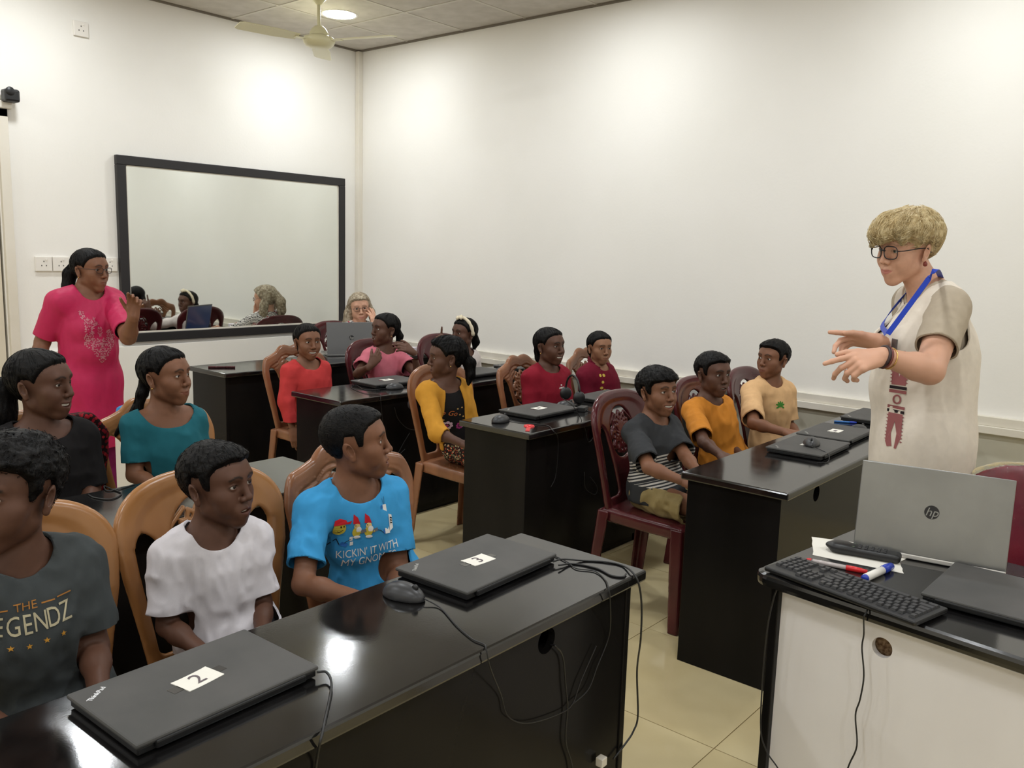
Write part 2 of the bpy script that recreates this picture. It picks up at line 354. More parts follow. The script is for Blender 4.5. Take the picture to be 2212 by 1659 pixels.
b4 = [((mx0+fw_, YW-.027, mz0+fw_), (mx1-fw_, YW-.021, mz0+fw_+.011)), ((mx0+fw_, YW-.027, mz1-fw_-.007), (mx1-fw_, YW-.021, mz1-fw_)), ((mx0+fw_, YW-.027, mz0+fw_), (mx0+fw_+.008, YW-.021, mz1-fw_)), ((mx1-fw_-.008, YW-.027, mz0+fw_), (mx1-fw_, YW-.021, mz1-fw_))]
for a in b4: child_of(MB().box(*a).build('inner_bead', M_TRIMW), mir)
# ---------------------------------------------------------------- wall fittings
M_SOCK = newmat('socket_shadow', srgb(96, 92, 90), .8, .1); noise_bump(M_SOCK, 40, .02, .001)
def socket(x, zc, wd, ht, kind, label, parent=None):
    e = empty('wall_socket', (x, YW, zc), 0, label, 'socket', 'white electrical plates on the mirror wall')
    MB().box((-wd/2, -.016, -ht/2), (wd/2, 0, ht/2), .003).build('plate', M_WHITE, e)
    if kind == 's':
        for (hx, hz) in ((0, .016), (-.014, -.010), (.014, -.010)): MB().box((hx-.0028, -.0170, hz-.0038), (hx+.0028, -.0155, hz+.0038)).build('socket_hole', M_SOCK, e)
        MB().box((.010, -.021, ht/2-.024), (.020, -.015, ht/2-.012), .001).build('rocker', M_WHITE, e)
    elif kind == 'f':
        MB().lathe([(.0001, .012), (.018, .012), (.021, 0)], n=20).xf(Matrix.Translation((0, -.016, 0)) @ Matrix.Rotation(math.pi/2, 4, 'X')).build('dial', M_WHITE, e)
    else:
        for k in range(3): MB().box((-.028+k*.02, -.020, -.012), (-.014+k*.02, -.015, .014), .001).build('rocker', M_WHITE, e)
socket(2.583, 2.806, .092, .092, 's', 'single white wall socket high up on the wall, left of the mirror')
socket(2.285, 1.322, .100, .092, 's', 'white socket plate at the left end of the row behind the pink kurta')
socket(2.390, 1.322, .100, .092, 's', 'second white socket plate in the row, just left of the pink-clad woman')
socket(2.600, 1.322, .100, .092, 'f', 'third white plate in the row, hidden behind the head of the pink-clad woman')
socket(2.705, 1.322, .100, .092, 's', 'white socket plate at the right end of the row, touching the mirror frame')
cc = empty('wall_camera', (2.125, YW, 2.325), 0, 'small black box-shaped security camera on a pale bracket by the door', 'camera')
MB().box((-.040, -.10, -.040), (.045, -.02, .036), .014).build('housing', M_BLACKP, cc)
MB().lathe([(.0001, .006), (.020, .006), (.026, 0)], n=20).xf(Matrix.Translation((-.012, -.10, .02)) @ Matrix.Rotation(math.pi/2, 4, 'X')).build('lens', M_BLACKP, cc)
MB().box((-.09, -.035, -.075), (.02, 0, -.030), .006).build('bracket', M_TRIMW, cc)
# ---------------------------------------------------------------- desks
DZ = .72
M_DESK = newmat('black_lacquer', srgb(20, 19, 19), .17, .9); noise_col(M_DESK, srgb(15, 14, 14), srgb(27, 26, 26), 9, 6)
N_, L_, b_ = nt(M_DESK); tc_ = N_.new('ShaderNodeTexCoord'); no_ = N_.new('ShaderNodeTexNoise'); no_.inputs['Scale'].default_value = 14; no_.inputs['Detail'].default_value = 6; mr_ = N_.new('ShaderNodeMapRange'); mr_.inputs['To Min'].default_value = .06; mr_.inputs['To Max'].default_value = .16
L_.new(tc_.outputs['Object'], no_.inputs['Vector']); L_.new(no_.outputs['Fac'], mr_.inputs[0]); L_.new(mr_.outputs[0], b_.inputs['Roughness']); noise_bump(M_DESK, 260, .035, .001)
M_PANEL = newmat('black_panel', srgb(12, 11, 11), .20, .13); noise_col(M_PANEL, srgb(18, 17, 16), srgb(26, 24, 23), 5, 5, stretch=(1, 1, .2)); noise_bump(M_PANEL, 180, .05, .001)
def holed_panel(x0, x1, z0, z1, y, th, holes, r=.030):   # flat panel with round openings, made of strips around square cells
    mb = MB(); xs = [x0]
    for hx, hz in holes: xs += [hx-r*1.25, hx+r*1.25]
    xs.append(x1)
    for k in range(0, len(xs)-1, 2): mb.box((xs[k], y, z0), (xs[k+1], y+th, z1))
    for hx, hz in holes:
        s = r*1.25; mb.box((hx-s, y, z0), (hx+s, y+th, hz-s)); mb.box((hx-s, y, hz+s), (hx+s, y+th, z1)); n = 24
        ring = [(math.cos(2*math.pi*k/n), math.sin(2*math.pi*k/n)) for k in range(n)]; sq = [(c/max(abs(c), abs(q)), q/max(abs(c), abs(q))) for c, q in ring]
        v = [(hx+c*r, y, hz+q*r) for c, q in ring]+[(hx+c*s, y, hz+q*s) for c, q in sq]+[(hx+c*r, y+th, hz+q*r) for c, q in ring]
        f = [(k, n+k, n+(k+1) % n, (k+1) % n) for k in range(n)]+[(k, (k+1) % n, 2*n+(k+1) % n, 2*n+k) for k in range(n)]
        mb.add(v, f)
    return mb
def desk(x0, x1, y0, y1, label, holes=(), name='computer_desk'):
    e = empty(name, ((x0+x1)/2, (y0+y1)/2, 0), 0, label, 'desk', 'long black computer desks'); cx, cy = (x0+x1)/2, (y0+y1)/2; hx, hy = (x1-x0)/2, (y1-y0)/2
    MB().box((-hx, -hy, DZ-.028), (hx, hy, DZ), .006).build('desk_top', M_DESK, e)
    for s in (-1, 1): MB().box((s*(hx-.030)-.010, -hy+.030, 0), (s*(hx-.030)+.010, hy-.02, DZ-.028), .002).build('side_panel', M_PANEL, e)
    holed_panel(-hx+.040, hx-.040, .055, DZ-.028, -hy+.034, .018, [(h-cx, .645) for h in holes]).build('front_panel', M_PANEL, e)
    MB().box((-.010, -hy+.06, 0), (.010, hy-.05, DZ-.028)).build('middle_panel', M_PANEL, e)
    MB().box((-hx+.04, -hy+.056, .60), (hx-.04, hy-.12, .615)).build('under_shelf', M_PANEL, e)
    MB().box((-hx+.04, -hy+.06, .0), (hx-.04, -hy+.078, .055)).build('plinth', M_PANEL, e)
    return e
desk(-.19, 1.768, 1.035, 1.438, 'long black lacquered desk nearest the camera, carrying the laptops marked 2 and 3', (.33, 1.415))
desk(2.70, 4.66, 1.065, 1.465, 'black desk on the right, in front of the boys in stripes, orange and beige', (3.05, 4.3))
desk(-.13, 1.815, 2.20, 2.61, 'black desk in the second row, behind the three boys on tan chairs', (.3, 1.4))
desk(2.79, 4.74, 2.24, 2.655, 'black desk in front of the girls in yellow, dark red and maroon', (3.3, 4.4))
desk(2.685, 4.64, 3.37, 3.785, 'black desk in front of the girls in bright red and dusty pink', (3.2, 4.2))
desk(2.765, 4.70, 4.55, 4.975, 'rearmost black desk below the mirror, carrying the open grey laptop', (3.3, 4.2))
# teacher's table with a white front board
TT = empty('teacher_table', (1.952, .850, 0), math.radians(-7.5), 'teacher table with rounded black top and white front board at the right edge', 'table')
def rpoly(x0, x1, y0, y1, r, n=6):
    out = []
    for cx, cy, a0 in ((x1-r, y1-r, 0), (x0+r, y1-r, 90), (x0+r, y0+r, 180), (x1-r, y0+r, 270)):
        out += [(cx+r*math.cos(math.radians(a0+90*k/n)), cy+r*math.sin(math.radians(a0+90*k/n))) for k in range(n+1)]
    return out
TTW, TTL = .60, 1.35
mb = MB(); P = rpoly(0, TTW, -TTL, 0, .045); n = len(P); ins = lambda q, s: [(TTW/2+(x-TTW/2)*(1-s/TTW*2), -TTL/2+(y+TTL/2)*(1-s/TTL*2)) for x, y in q]
rings = [(ins(P, .009), DZ-.034), (ins(P, .002), DZ-.030), (P, DZ-.022), (P, DZ-.012), (ins(P, .002), DZ-.004), (ins(P, .009), DZ)]
mb.add([(x, y, z_) for q, z_ in rings for x, y in q], [(i*n+k, i*n+(k+1) % n, (i+1)*n+(k+1) % n, (i+1)*n+k) for i in range(5) for k in range(n)]+[tuple(range(5*n, 6*n))], False)
mb.add([(x, y, rings[0][1]) for x, y in rings[0][0]], [tuple(range(n-1, -1, -1))]); mb.build('table_top', M_DESK, TT)
MB().box((.035, -.062, 0), (TTW-.05, -.040, DZ-.034), .002).build('side_panel', M_PANEL, TT); MB().box((.035, -TTL+.04, 0), (TTW-.05, -TTL+.062, DZ-.034), .002).build('side_panel', M_PANEL, TT)
M_BOARD = newmat('white_board', srgb(222, 216, 212), .45, .4); noise_col(M_BOARD, srgb(226, 221, 219), srgb(236, 232, 230), 3, 4, stretch=(1, 1, .35))
hb = holed_panel(.0, 1.226, .012, DZ-.034, 0, .016, [(.255, .618)], .0235); hb.xf(Matrix(((0, 1, 0, .052), (-1, 0, 0, -.062), (0, 0, 1, 0), (0, 0, 0, 1)))); hb.build('front_board', M_BOARD, TT)
M_CHIP = newmat('raw_chipboard', srgb(120, 95, 70), .9, .1); noise_col(M_CHIP, srgb(84, 62, 44), srgb(140, 116, 90), 120, 3)
MB().box((.075, -.362, .585), (.080, -.27, .655)).build('hole_backing', M_CHIP, TT)
# ---------------------------------------------------------------- moulded plastic chairs
def seg2(P, a, b):
    a = np.array(a, f32); b = np.array(b, f32); ba = b-a; pa = P-a; h = np.clip((pa@ba)/float(ba@ba+1e-9), 0, 1); return np.sqrt(((pa-h[:, None]*ba)**2).sum(1))
def outline(P, top):
    u, v = np.abs(P[:, 0]), P[:, 1]; W = np.interp(v, [-.03, .1, .25, .36, .50], [.176, .198, .228, .240, .240])
    if top == 'round':
        q = np.maximum(v-.315, 0)/.160; a = (np.power((u/np.maximum(W, 1e-3)), 2.6)+np.power(q, 2.6)); d = np.where(v > .315, (np.power(a, 1/2.6)-1)*.16, u-W)
    else:
        t = .400+.062*np.exp(-(u/.135)**4)+.013*np.abs(np.sin(u*math.pi/.115))*(u < .23)-.06*np.clip((u-.19)/.05, 0, 1)**2.5*1.2
        d = np.maximum(u-W, (v-t)*.85); d = smax(u-W, (v-t)*.85, .03)
    return d
def back2d(P, top):
    d = outline(P, top); u, v = np.abs(P[:, 0]), P[:, 1]; post = np.interp(v, [-.03, .1, .3, .4], [.030, .036, .046, .052]); W = np.interp(v, [-.03, .1, .25, .36, .50], [.176, .198, .228, .240, .240])
    sp = np.interp(v, [0, .06, .16, .25, .33, .40], [.046, .052, .076, .108, .128, .140])
    tl = .345 if top == 'round' else .352
    hole = np.maximum(np.maximum(sp-u, u-(W-post)), np.maximum(.035-v, v-tl)); hole = smax(smax(sp-u, u-(W-post), .022), smax(.035-v, v-(tl-.5*np.abs(u-.165)), .02), .03)
    d = smax(d, -hole, .006)
    eo = np.sqrt((u/.090)**2+((v-.298)/.108)**2)-1; eo = eo*.09
    return smax(d, -(eo), .004), eo, d
ORN = []
for a in (-72, -48, -24, 0, 24, 48, 72):
    r_ = math.radians(a); L_n = .066-.010*abs(a)/72
    for s in (-1, 1):
        pts = [(0, .238)]
        for t in (.25, .5, .75, 1.0):
            wdt = .017*math.sin(t*math.pi)*s; pts.append((math.sin(r_)*L_n*t+math.cos(r_)*wdt, .238+math.cos(r_)*L_n*t-math.sin(r_)*wdt))
        ORN += list(zip(pts[:-1], pts[1:]))
for s in (-1, 1):
    for cx, cy, r0, tr in ((.030, .206, .022, 1.6), (.012, .190, .016, 1.5), (.052, .236, .016, 1.4), (.020, .222, .013, 1.3)):
        q = [(s*(cx+r0*(1-.55*k/12)*math.cos(k/12*tr*2*math.pi-.6)), cy+r0*(1-.55*k/12)*math.sin(k/12*tr*2*math.pi-.6)) for k in range(13)]; ORN += list(zip(q[:-1], q[1:]))
ORN += [((-.06, .205), (0, .176)), ((0, .176), (.06, .205)), ((0, .238), (0, .176)), ((-.072, .27), (-.035, .30)), ((.072, .27), (.035, .30))]
ORN = [((a[0]*1.22, .305+(a[1]-.246)*1.38), (b[0]*1.22, .305+(b[1]-.246)*1.38)) for a, b in ORN]
def back_surface(P):                   # local chair x,y,z -> (u,v), w
    v = (P[:, 2]-.43); yb = -.185-.14*v-.10*np.maximum(v-.25, 0)+.45*P[:, 0]**2; return np.stack([P[:, 0], v], 1).astype(f32), P[:, 1]-yb
def f_back(top):
    def fn(P):
        uv, w_ = back_surface(P); d, eo, _ = back2d(uv, top); o = outline(uv, top); th = .0085+.006*np.clip((o+.05)/.02, 0, 1)*np.clip((-o)/.012, 0, 1)
        if top != 'round': th = th+.003*np.cos(np.clip((o+.060)/.0085, -2.5, 2.5)*math.pi)*(np.abs(o+.060) < .0212)*(uv[:, 1] > .30)
        return smax(d, np.abs(w_)-th, .008)
    return fn
def f_solid(P):
    uv, w_ = back_surface(P); return smax(outline(uv, 'round'), np.abs(w_)-.0095, .008)
def f_orn(P):
    uv, w_ = back_surface(P); d = np.full(len(P), 9., f32)
    for a, b in ORN: d = np.minimum(d, seg2(uv, a, b))
    eo = (np.sqrt((np.abs(uv[:, 0])/.094)**2+((uv[:, 1]-.298)/.112)**2)-1)*.09
    return smax(smax(d-.0056, eo, .003), np.abs(w_-.001)-.0075, .005)
def f_seat(P):
    F = Fld(); F.box((0, 0, .418), (.205, .200, .017), .016)
    wd = np.interp(P[:, 1], [-.2, .2], [.180, .207]); dish = .010*np.exp(-((P[:, 0]/.14)**2+((P[:, 1]+.01)/.14)**2)); drop = .10*np.maximum(P[:, 1]-.14, 0)**2*12
    Q = P.copy(); Q[:, 0] = P[:, 0]*.205/wd; Q[:, 2] = P[:, 2]+dish+drop; d = F(Q)*.9
    rimf = Fld(); rimf.box((0, 0, .402), (.205, .200, .026), .014); inner = Fld(); inner.box((0, 0, .39), (.192, .187, .032), .012); return smin(d, smax(rimf(Q), -inner(Q), .004), .006)
def f_leg(sx, sy):
    def fn(P):
        t = np.clip(1-P[:, 2]/.42, 0, 1); s = np.sign(sx); cx = sx*((.182 if sy > 0 else .166)+.024*t); cy = np.where(sy > 0, .172+.018*t, -.178-.050*t)
        hw = .0295-.006*t; q = np.stack([(P[:, 0]-cx)*s, (P[:, 1]-cy)*np.sign(sy)], 1); bx = np.maximum(np.abs(q[:, 0])-hw, np.abs(q[:, 1])-hw)
        cut = np.maximum(q[:, 0]-hw+.009+0*t, q[:, 1]-hw+.009); ins = np.maximum(-(q[:, 0]+hw+.02), cut) # L-shaped channel open to the inside
        d = smax(np.sqrt(np.maximum(np.abs(q[:, 0])-hw+.010, 0)**2+np.maximum(np.abs(q[:, 1])-hw+.010, 0)**2)-.010, -np.maximum(cut, -(bx+.2)), .006)
        return smax(d, np.maximum(-P[:, 2], P[:, 2]-.425), .004)
    return fn
CH = {}
for top in ('round', 'scallop'): CH['back', top] = nets(f_back(top), (-.26, -.30, .395), (.26, -.10, .925), .0060)
CH['back', 'solid'] = nets(f_solid, (-.26, -.30, .395), (.26, -.10, .925), .0075)
CH['orn'] = nets(f_orn, (-.11, -.29, .60), (.11, -.18, .86), .0042)
CH['seat'] = nets(f_seat, (-.225, -.22, .365), (.225, .22, .455), .0075)
for sx in (-1, 1):
    for sy in (-1, 1): CH['leg', sx, sy] = nets(f_leg(sx, sy), (min(sx*.06, sx*.25), min(sy*.05, sy*.27), -.01), (max(sx*.06, sx*.25), max(sy*.05, sy*.27), .44), .0064)
M_TAN = newmat('tan_plastic', srgb(176, 118, 62), .28, .5); noise_col(M_TAN, srgb(146, 98, 54), srgb(168, 118, 72), 7, 3, stretch=(1, 1, .4))
M_BROWN = newmat('brown_plastic', srgb(150, 92, 54), .26, .5); noise_col(M_BROWN, srgb(118, 76, 50), srgb(146, 98, 68), 9, 4, stretch=(1, 1, .3))
M_MAROON = newmat('maroon_plastic', srgb(74, 26, 30), .22, .5); noise_col(M_MAROON, srgb(64, 21, 26), srgb(84, 31, 35), 5, 3)
M_WRAP = newmat('wrapped_maroon_plastic', srgb(128, 36, 50), .18, .6); noise_col(M_WRAP, srgb(112, 28, 42), srgb(140, 44, 60), 5)
CMESH = {}
def chair_mesh(key, mat):
    if (key, mat.name) not in CMESH: V, F = CH[key]; me = npmesh('m', V, F); me.materials.append(mat); CMESH[key, mat.name] = me
    return CMESH[key, mat.name]
def chair(x, y, yaw, top, mat, label, group):
    e = empty('plastic_chair', (x, y, 0), math.radians(yaw), label, 'chair', group)
    link(bpy.data.objects.new('backrest', chair_mesh(('back', top), mat)), e); top == 'solid' or link(bpy.data.objects.new('back_ornament', chair_mesh('orn', mat)), e); link(bpy.data.objects.new('seat', chair_mesh('seat', mat)), e)
    for sx in (-1, 1):
        for sy in (-1, 1): link(bpy.data.objects.new('leg', chair_mesh(('leg', sx, sy), mat)), e)
    return e
G_ = 'moulded plastic chairs with carved backs'
chair(.665, 1.75, 180, 'round', M_TAN, 'tan plastic chair of the boy in the grey printed T-shirt', G_)
chair(1.135, 1.76, 180, 'round', M_TAN, 'tan round-backed chair with lotus carving behind the boy in white', G_)
chair(1.610, 1.76, 178, 'scallop', M_BROWN, 'brown scalloped chair behind the boy in the bright blue T-shirt', G_)
chair(1.565, 2.84, 180, 'scallop', M_TAN, 'tan scalloped chair of the girl in the teal top', G_)
chair(1.100, 2.84, 180, 'round', M_TAN, 'chair of the girl in black, with a red and black garment over its back', G_)
chair(3.050, 4.02, 182, 'scallop', M_BROWN, 'brown scalloped chair of the smiling girl in bright red', G_)
chair(3.650, 4.02, 178, 'round', M_MAROON, 'maroon chair of the girl in the dusty pink blouse', G_)
chair(4.270, 4.02, 180, 'round', M_MAROON, 'maroon chair of the girl with the cream headband', G_)
chair(4.300, 5.24, 184, 'round', M_MAROON, 'maroon chair of the grey-haired woman at the rear desk', G_)
chair(3.115, 2.87, 181, 'round', M_BROWN, 'brown chair of the girl in the yellow cardigan, its legs in full view', G_)
chair(3.770, 2.86, 180, 'scallop', M_BROWN, 'brown scalloped chair of the smiling girl in the dark red T-shirt', G_)
chair(4.415, 2.86, 180, 'scallop', M_BROWN, 'brown scalloped chair of the girl in the maroon polo shirt', G_)
chair(3.115, 1.76, 181, 'round', M_MAROON, 'maroon chair of the boy in the striped T-shirt, legs in full view', G_)
chair(3.790, 1.76, 180, 'round', M_MAROON, 'maroon chair of the boy in the orange T-shirt', G_)
chair(4.350, 1.76, 180, 'round', M_MAROON, 'maroon chair of the boy in the beige T-shirt', G_)
# ---------------------------------------------------------------- people
# canonical head: x = the person's right, y = forward, z = up; crown z .108, chin z -.115 (metres, adult)
MOUTHS = {'closed': dict(w=.023, cz=-.064, open=0, up=0), 'smile': dict(w=.0335, cz=-.0575, open=.0075, up=.004), 'grin': dict(w=.034, cz=-.0570, open=.0095, up=.005),
          'part': dict(w=.021, cz=-.066, open=.0045, up=0), 'smirk': dict(w=.026, cz=-.061, open=0, up=.003)}
def head_field(p):
    F = Fld(); ch = p.get('child', 1); nw = p.get('nose', 1.); jw = p.get('jaw', .90 if p.get('child', 1) else .98); M = MOUTHS[p.get('mouth', 'closed')]; lf = p.get('lips', 1.)
    F.ell((0, -.012, .030), (.0735, .0925, .079))
    F.ell((0, .016, -.035), (.058*jw, .064, .066), .03)
    cz_ = -.094 if not ch else -.090; ck = 1.04 if ch else 1.
    F.ell((0, .040, .032), (.060, .045, .050), .03)                       # forehead
    F.cap((-.046*jw, .004, -.058), (0, .055, cz_), .019, .016, .03)     # jaw line
    F.cap((.046*jw, .004, -.058), (0, .055, cz_), .019, .016, .03)
    F.ell((0, .063, cz_-.004), (.020, .017, .016), .018)                     # chin
    for s in (-1, 1):
        F.ell((s*.041, .050, -.022), (.025, .026, .022), .025)            # cheek bone
        F.ell((s*.031, .055, -.048), (.023*ck, .022*ck, .024*ck), .022)             # cheek
        if p.get('mouth') in ('smile', 'grin', 'smirk'): F.ell((s*.034, .066, -.034), (.016, .014, .013), .018)
    F.cap((-.034, .074, .027), (.034, .074, .027), .0105, .0105, .018)    # brow ridge
    for s in (-1, 1): F.ell((s*.0315, .0935, .007), (.020, .0155, .0125), .012, 's')   # eye sockets
    F.cap((0, .083, .016), (0, .098, -.024), .0065, .0095, .012)          # nose
    F.ell((0, .1000, -.029), (.0105*nw, .0100, .0090), .006)
    for s in (-1, 1):
        F.ell((s*.0115*nw, .0905, -.0325), (.0078*nw, .0095, .0080), .005)
        F.ell((s*.0062*nw, .0970, -.0400), (.0038*nw, .0055, .0036), .003, 's')
    F.ell((0, .076, -.066), (.030, .0155, .023), .015)                    # muzzle
    cz, w_, up, op = M['cz'], M['w'], M['up'], M['open']; mz = -.0655
    for s in (-1, 1):
        F.cap((0, .0885, mz+.0050+op*.5), (s*w_, .0765, cz+.001), .0052*lf, .0026, .005)
        F.cap((0, .0870, mz-.0058-op), (s*w_*.9, .0765, cz-.001), .0064*lf, .0026, .005)
    if op:
        hz = op*.62+.0010; hx = w_*.90
        def slit(P):
            q = np.stack([P[:, 0]/hx, (P[:, 1]-.088)/.014, (P[:, 2]-mz+(mz-cz)*(P[:, 0]/w_)**2)/hz], 1); return (np.sqrt((q*q).sum(1)+1e-9)-1)*hz
        F.fun(slit, .0018, 's')
    else:
        for s in (-1, 1): F.cap((0, .0950, mz), (s*w_*1.02, .0825, cz), .0017, .0012, .002, 's')
    for s in (-1, 1):                                                     # eyelids with an almond slit over the eyeball
        F.ell((s*.0315, .0690, .0055), (.0158, .0148, .0142), .004)
        sq = p.get('eye', 1.)
        F.ell((s*.0315, .0850, .0045), (.0148, .0130, .0043*sq), .0014, 's')
    for s in (-1, 1):                                                     # ears
        R = frame((s*.10, -.30, .95), (s*.9, -.42, 0)); ec = (s*.0775, -.012, -.010)
        F.ell(ec, (.0075, .0185, .0300), .006, R=R)
        F.ell((s*.0835, -.007, -.006), (.0055, .0105, .0170), .003, 's', R=R)
        F.ell((s*.0770, -.002, -.034), (.0062, .0085, .0085), .006)
    return F
BROWC = [(.012, .0255), (.022, .0305), (.034, .0310), (.046, .0245)]
def head_colour(Q, p, skin, lip, brow):                                   # Q canonical vertices -> rgb
    c = np.tile(np.array(skin[:3]), (len(Q), 1)); M = MOUTHS[p.get('mouth', 'closed')]; mz = -.0655; fr = Q[:, 1] > .055
    def mix(m, col): nonlocal c; c = c*(1-m[:, None])+np.array(col[:3])*m[:, None]
    mott = vnoise(Q.astype(f32), 60, 3)*.05+vnoise(Q.astype(f32), 160, 4)*.04; c = c*(1+mott[:, None])
    ax = np.abs(Q[:, 0]); zc = mz+(M['cz']-mz)*(ax/M['w'])**1.5; hw = .0085*(1+M['open']*60)*np.clip(1-(ax/(M['w']*1.02))**2.2, 0, 1)
    lipm = np.clip((hw+.0012-np.abs(Q[:, 2]-zc+.0008))/.0022, 0, 1)*fr*(ax < M['w']*1.05); mix(lipm*.8, lip)
    d = np.full(len(Q), 9.)
    for (x0, z0), (x1, z1) in zip(BROWC[:-1], BROWC[1:]):
        t = np.clip(((ax-x0)*(x1-x0)+(Q[:, 2]-z0)*(z1-z0))/((x1-x0)**2+(z1-z0)**2), 0, 1); d = np.minimum(d, np.hypot(ax-x0-t*(x1-x0), Q[:, 2]-z0-t*(z1-z0)))
    mix(np.clip((.0042-d)/.0022, 0, 1)*(Q[:, 1] > .04)*p.get('browk', .85), brow)
    eye = np.hypot((ax-.0315)/1.35, (Q[:, 2]-.006)); mix(np.clip((.0165-eye)/.006, 0, 1)*fr*.22, tuple(np.array(skin[:3])*.55))
    mix(np.clip((.0095-np.abs(np.hypot((ax-.0315), (Q[:, 2]-.0045)*2.4)-.0135))/.004-1.5, 0, 1)*fr*(Q[:, 2] > .004)*.7, (.01, .008, .007))  # lash line
    if p.get('bindi'): mix(np.clip((.0022-np.hypot(Q[:, 0], Q[:, 2]-.032))/.001, 0, 1)*fr, (.15, .005, .005))
    return c
def hair_thick(Q, st):                                                    # hair thickness over the skull, negative = bare skin
    y, z, ax = Q[:, 1], Q[:, 2], np.abs(Q[:, 0]); hl = st['line']
    zf = np.interp(y, hl[0], hl[1]); zf = zf+np.interp(ax, [0, .03, .06], [0, st.get('peak', .004), 0])*(y > .05)
    g = z-zf; m = np.clip(g/st.get('soft', .016), -1, 1); m = np.where(m > 0, m*m*(3-2*m), m)
    t = np.interp(z, [-.06, .0, .05, .10], st['t']); fr = np.interp(y, [0, .06, .09], [0, .6, 1]); t = t+fr*st.get('quiff', 0)*np.clip((z-.05)/.03, 0, 1)
    return np.where(m > 0, t*m-.0035*(1-m), -.0035+m*.004)
LINE_BOY = ([-.11, -.05, -.035, -.022, .008, .016, .030, .036, .050, .062, .078, .1], [-.062, -.062, -.040, .026, .026, -.012, -.014, .030, .050, .054, .060, .062])
LINE_GIRL = ([-.11, -.06, -.035, -.022, .008, .020, .036, .050, .066, .082, .1], [-.085, -.085, -.050, .014, .014, .000, .030, .050, .058, .064, .066])
STY = {
 'fade': dict(line=LINE_BOY, t=(.0010, .0016, .0045, .0100), quiff=.005, soft=.020, amp=.0007, sc=(240, 200, 240), strands=(300, .012, .0012, .0006, .1)),
 'boy': dict(line=LINE_BOY, t=(.003, .007, .012, .012), quiff=.006, soft=.024, amp=.0016, sc=(170, 90, 150), strands=(500, .022, .0025, .0007, .1)),
 'fringe': dict(line=([-.11, -.05, -.035, -.022, .008, .016, .030, .036, .050, .062, .078, .1], [-.062, -.062, -.040, .024, .024, -.016, -.016, .022, .040, .043, .046, .046]), t=(.004, .011, .018, .018), quiff=.006, soft=.016, amp=.0026, sc=(130, 80, 130), strands=(600, .032, .003, .0008, .1)),
 'curly': dict(line=LINE_BOY, t=(.004, .009, .017, .019), quiff=.010, soft=.012, amp=.005, sc=(75, 75, 75), strands=(700, .022, .006, .0008, .6)),
 'girl': dict(line=LINE_GIRL, t=(.008, .010, .011, .010), quiff=.0, soft=.030, amp=.0011, sc=(190, 45, 120), part=1, strands=(500, .09, .0014, .0007, .05)),
 'girl_loose': dict(line=LINE_GIRL, t=(.012, .015, .015, .014), quiff=.003, soft=.030, amp=.0026, sc=(150, 45, 90), part=1, strands=(700, .09, .003, .0008, .15)),
 'blonde': dict(line=([-.11, -.06, -.035, -.022, .010, .020, .036, .050, .066, .082, .1], [-.066, -.066, -.040, .010, .012, -.008, .016, .022, .026, .026, .026]), t=(.008, .016, .028, .030), quiff=.010, peak=0, soft=.045, amp=.0045, sc=(55, 30, 45), strands=(1900, .055, .007, .0010, .30)),
 'grey': dict(line=LINE_GIRL, t=(.012, .013, .013, .012), quiff=.004, soft=.016, amp=.0030, sc=(120, 60, 100), strands=(900, .09, .003, .0009, .25)),
}
def rotz(a): c, s = math.cos(a), math.sin(a); return np.array([[c, -s, 0], [s, c, 0], [0, 0, 1.]])
def head_matrix(fdir, pitch=0, roll=0):                                   # columns: right, forward, up of the head in the room
    f = np.array([fdir[0], fdir[1], 0.]); f /= np.linalg.norm(f); r = np.array([f[1], -f[0], 0]); u = np.array([0, 0, 1.])
    f2 = f*math.cos(pitch)+u*math.sin(pitch); u2 = u*math.cos(pitch)-f*math.sin(pitch)
    r3 = r*math.cos(roll)+u2*math.sin(roll); u3 = u2*math.cos(roll)-r*math.sin(roll); return np.stack([r3, f2, u3], 1)
def seen_dir(pos, deg):                # direction that the camera sees turned deg to the photo's right (0 = towards the camera)
    d = CAM[:2]-np.array(pos[:2]); d /= np.linalg.norm(d); v = -d; r = np.array([v[1], -v[0]]); a = math.radians(deg); return d*math.cos(a)+r*math.sin(a)
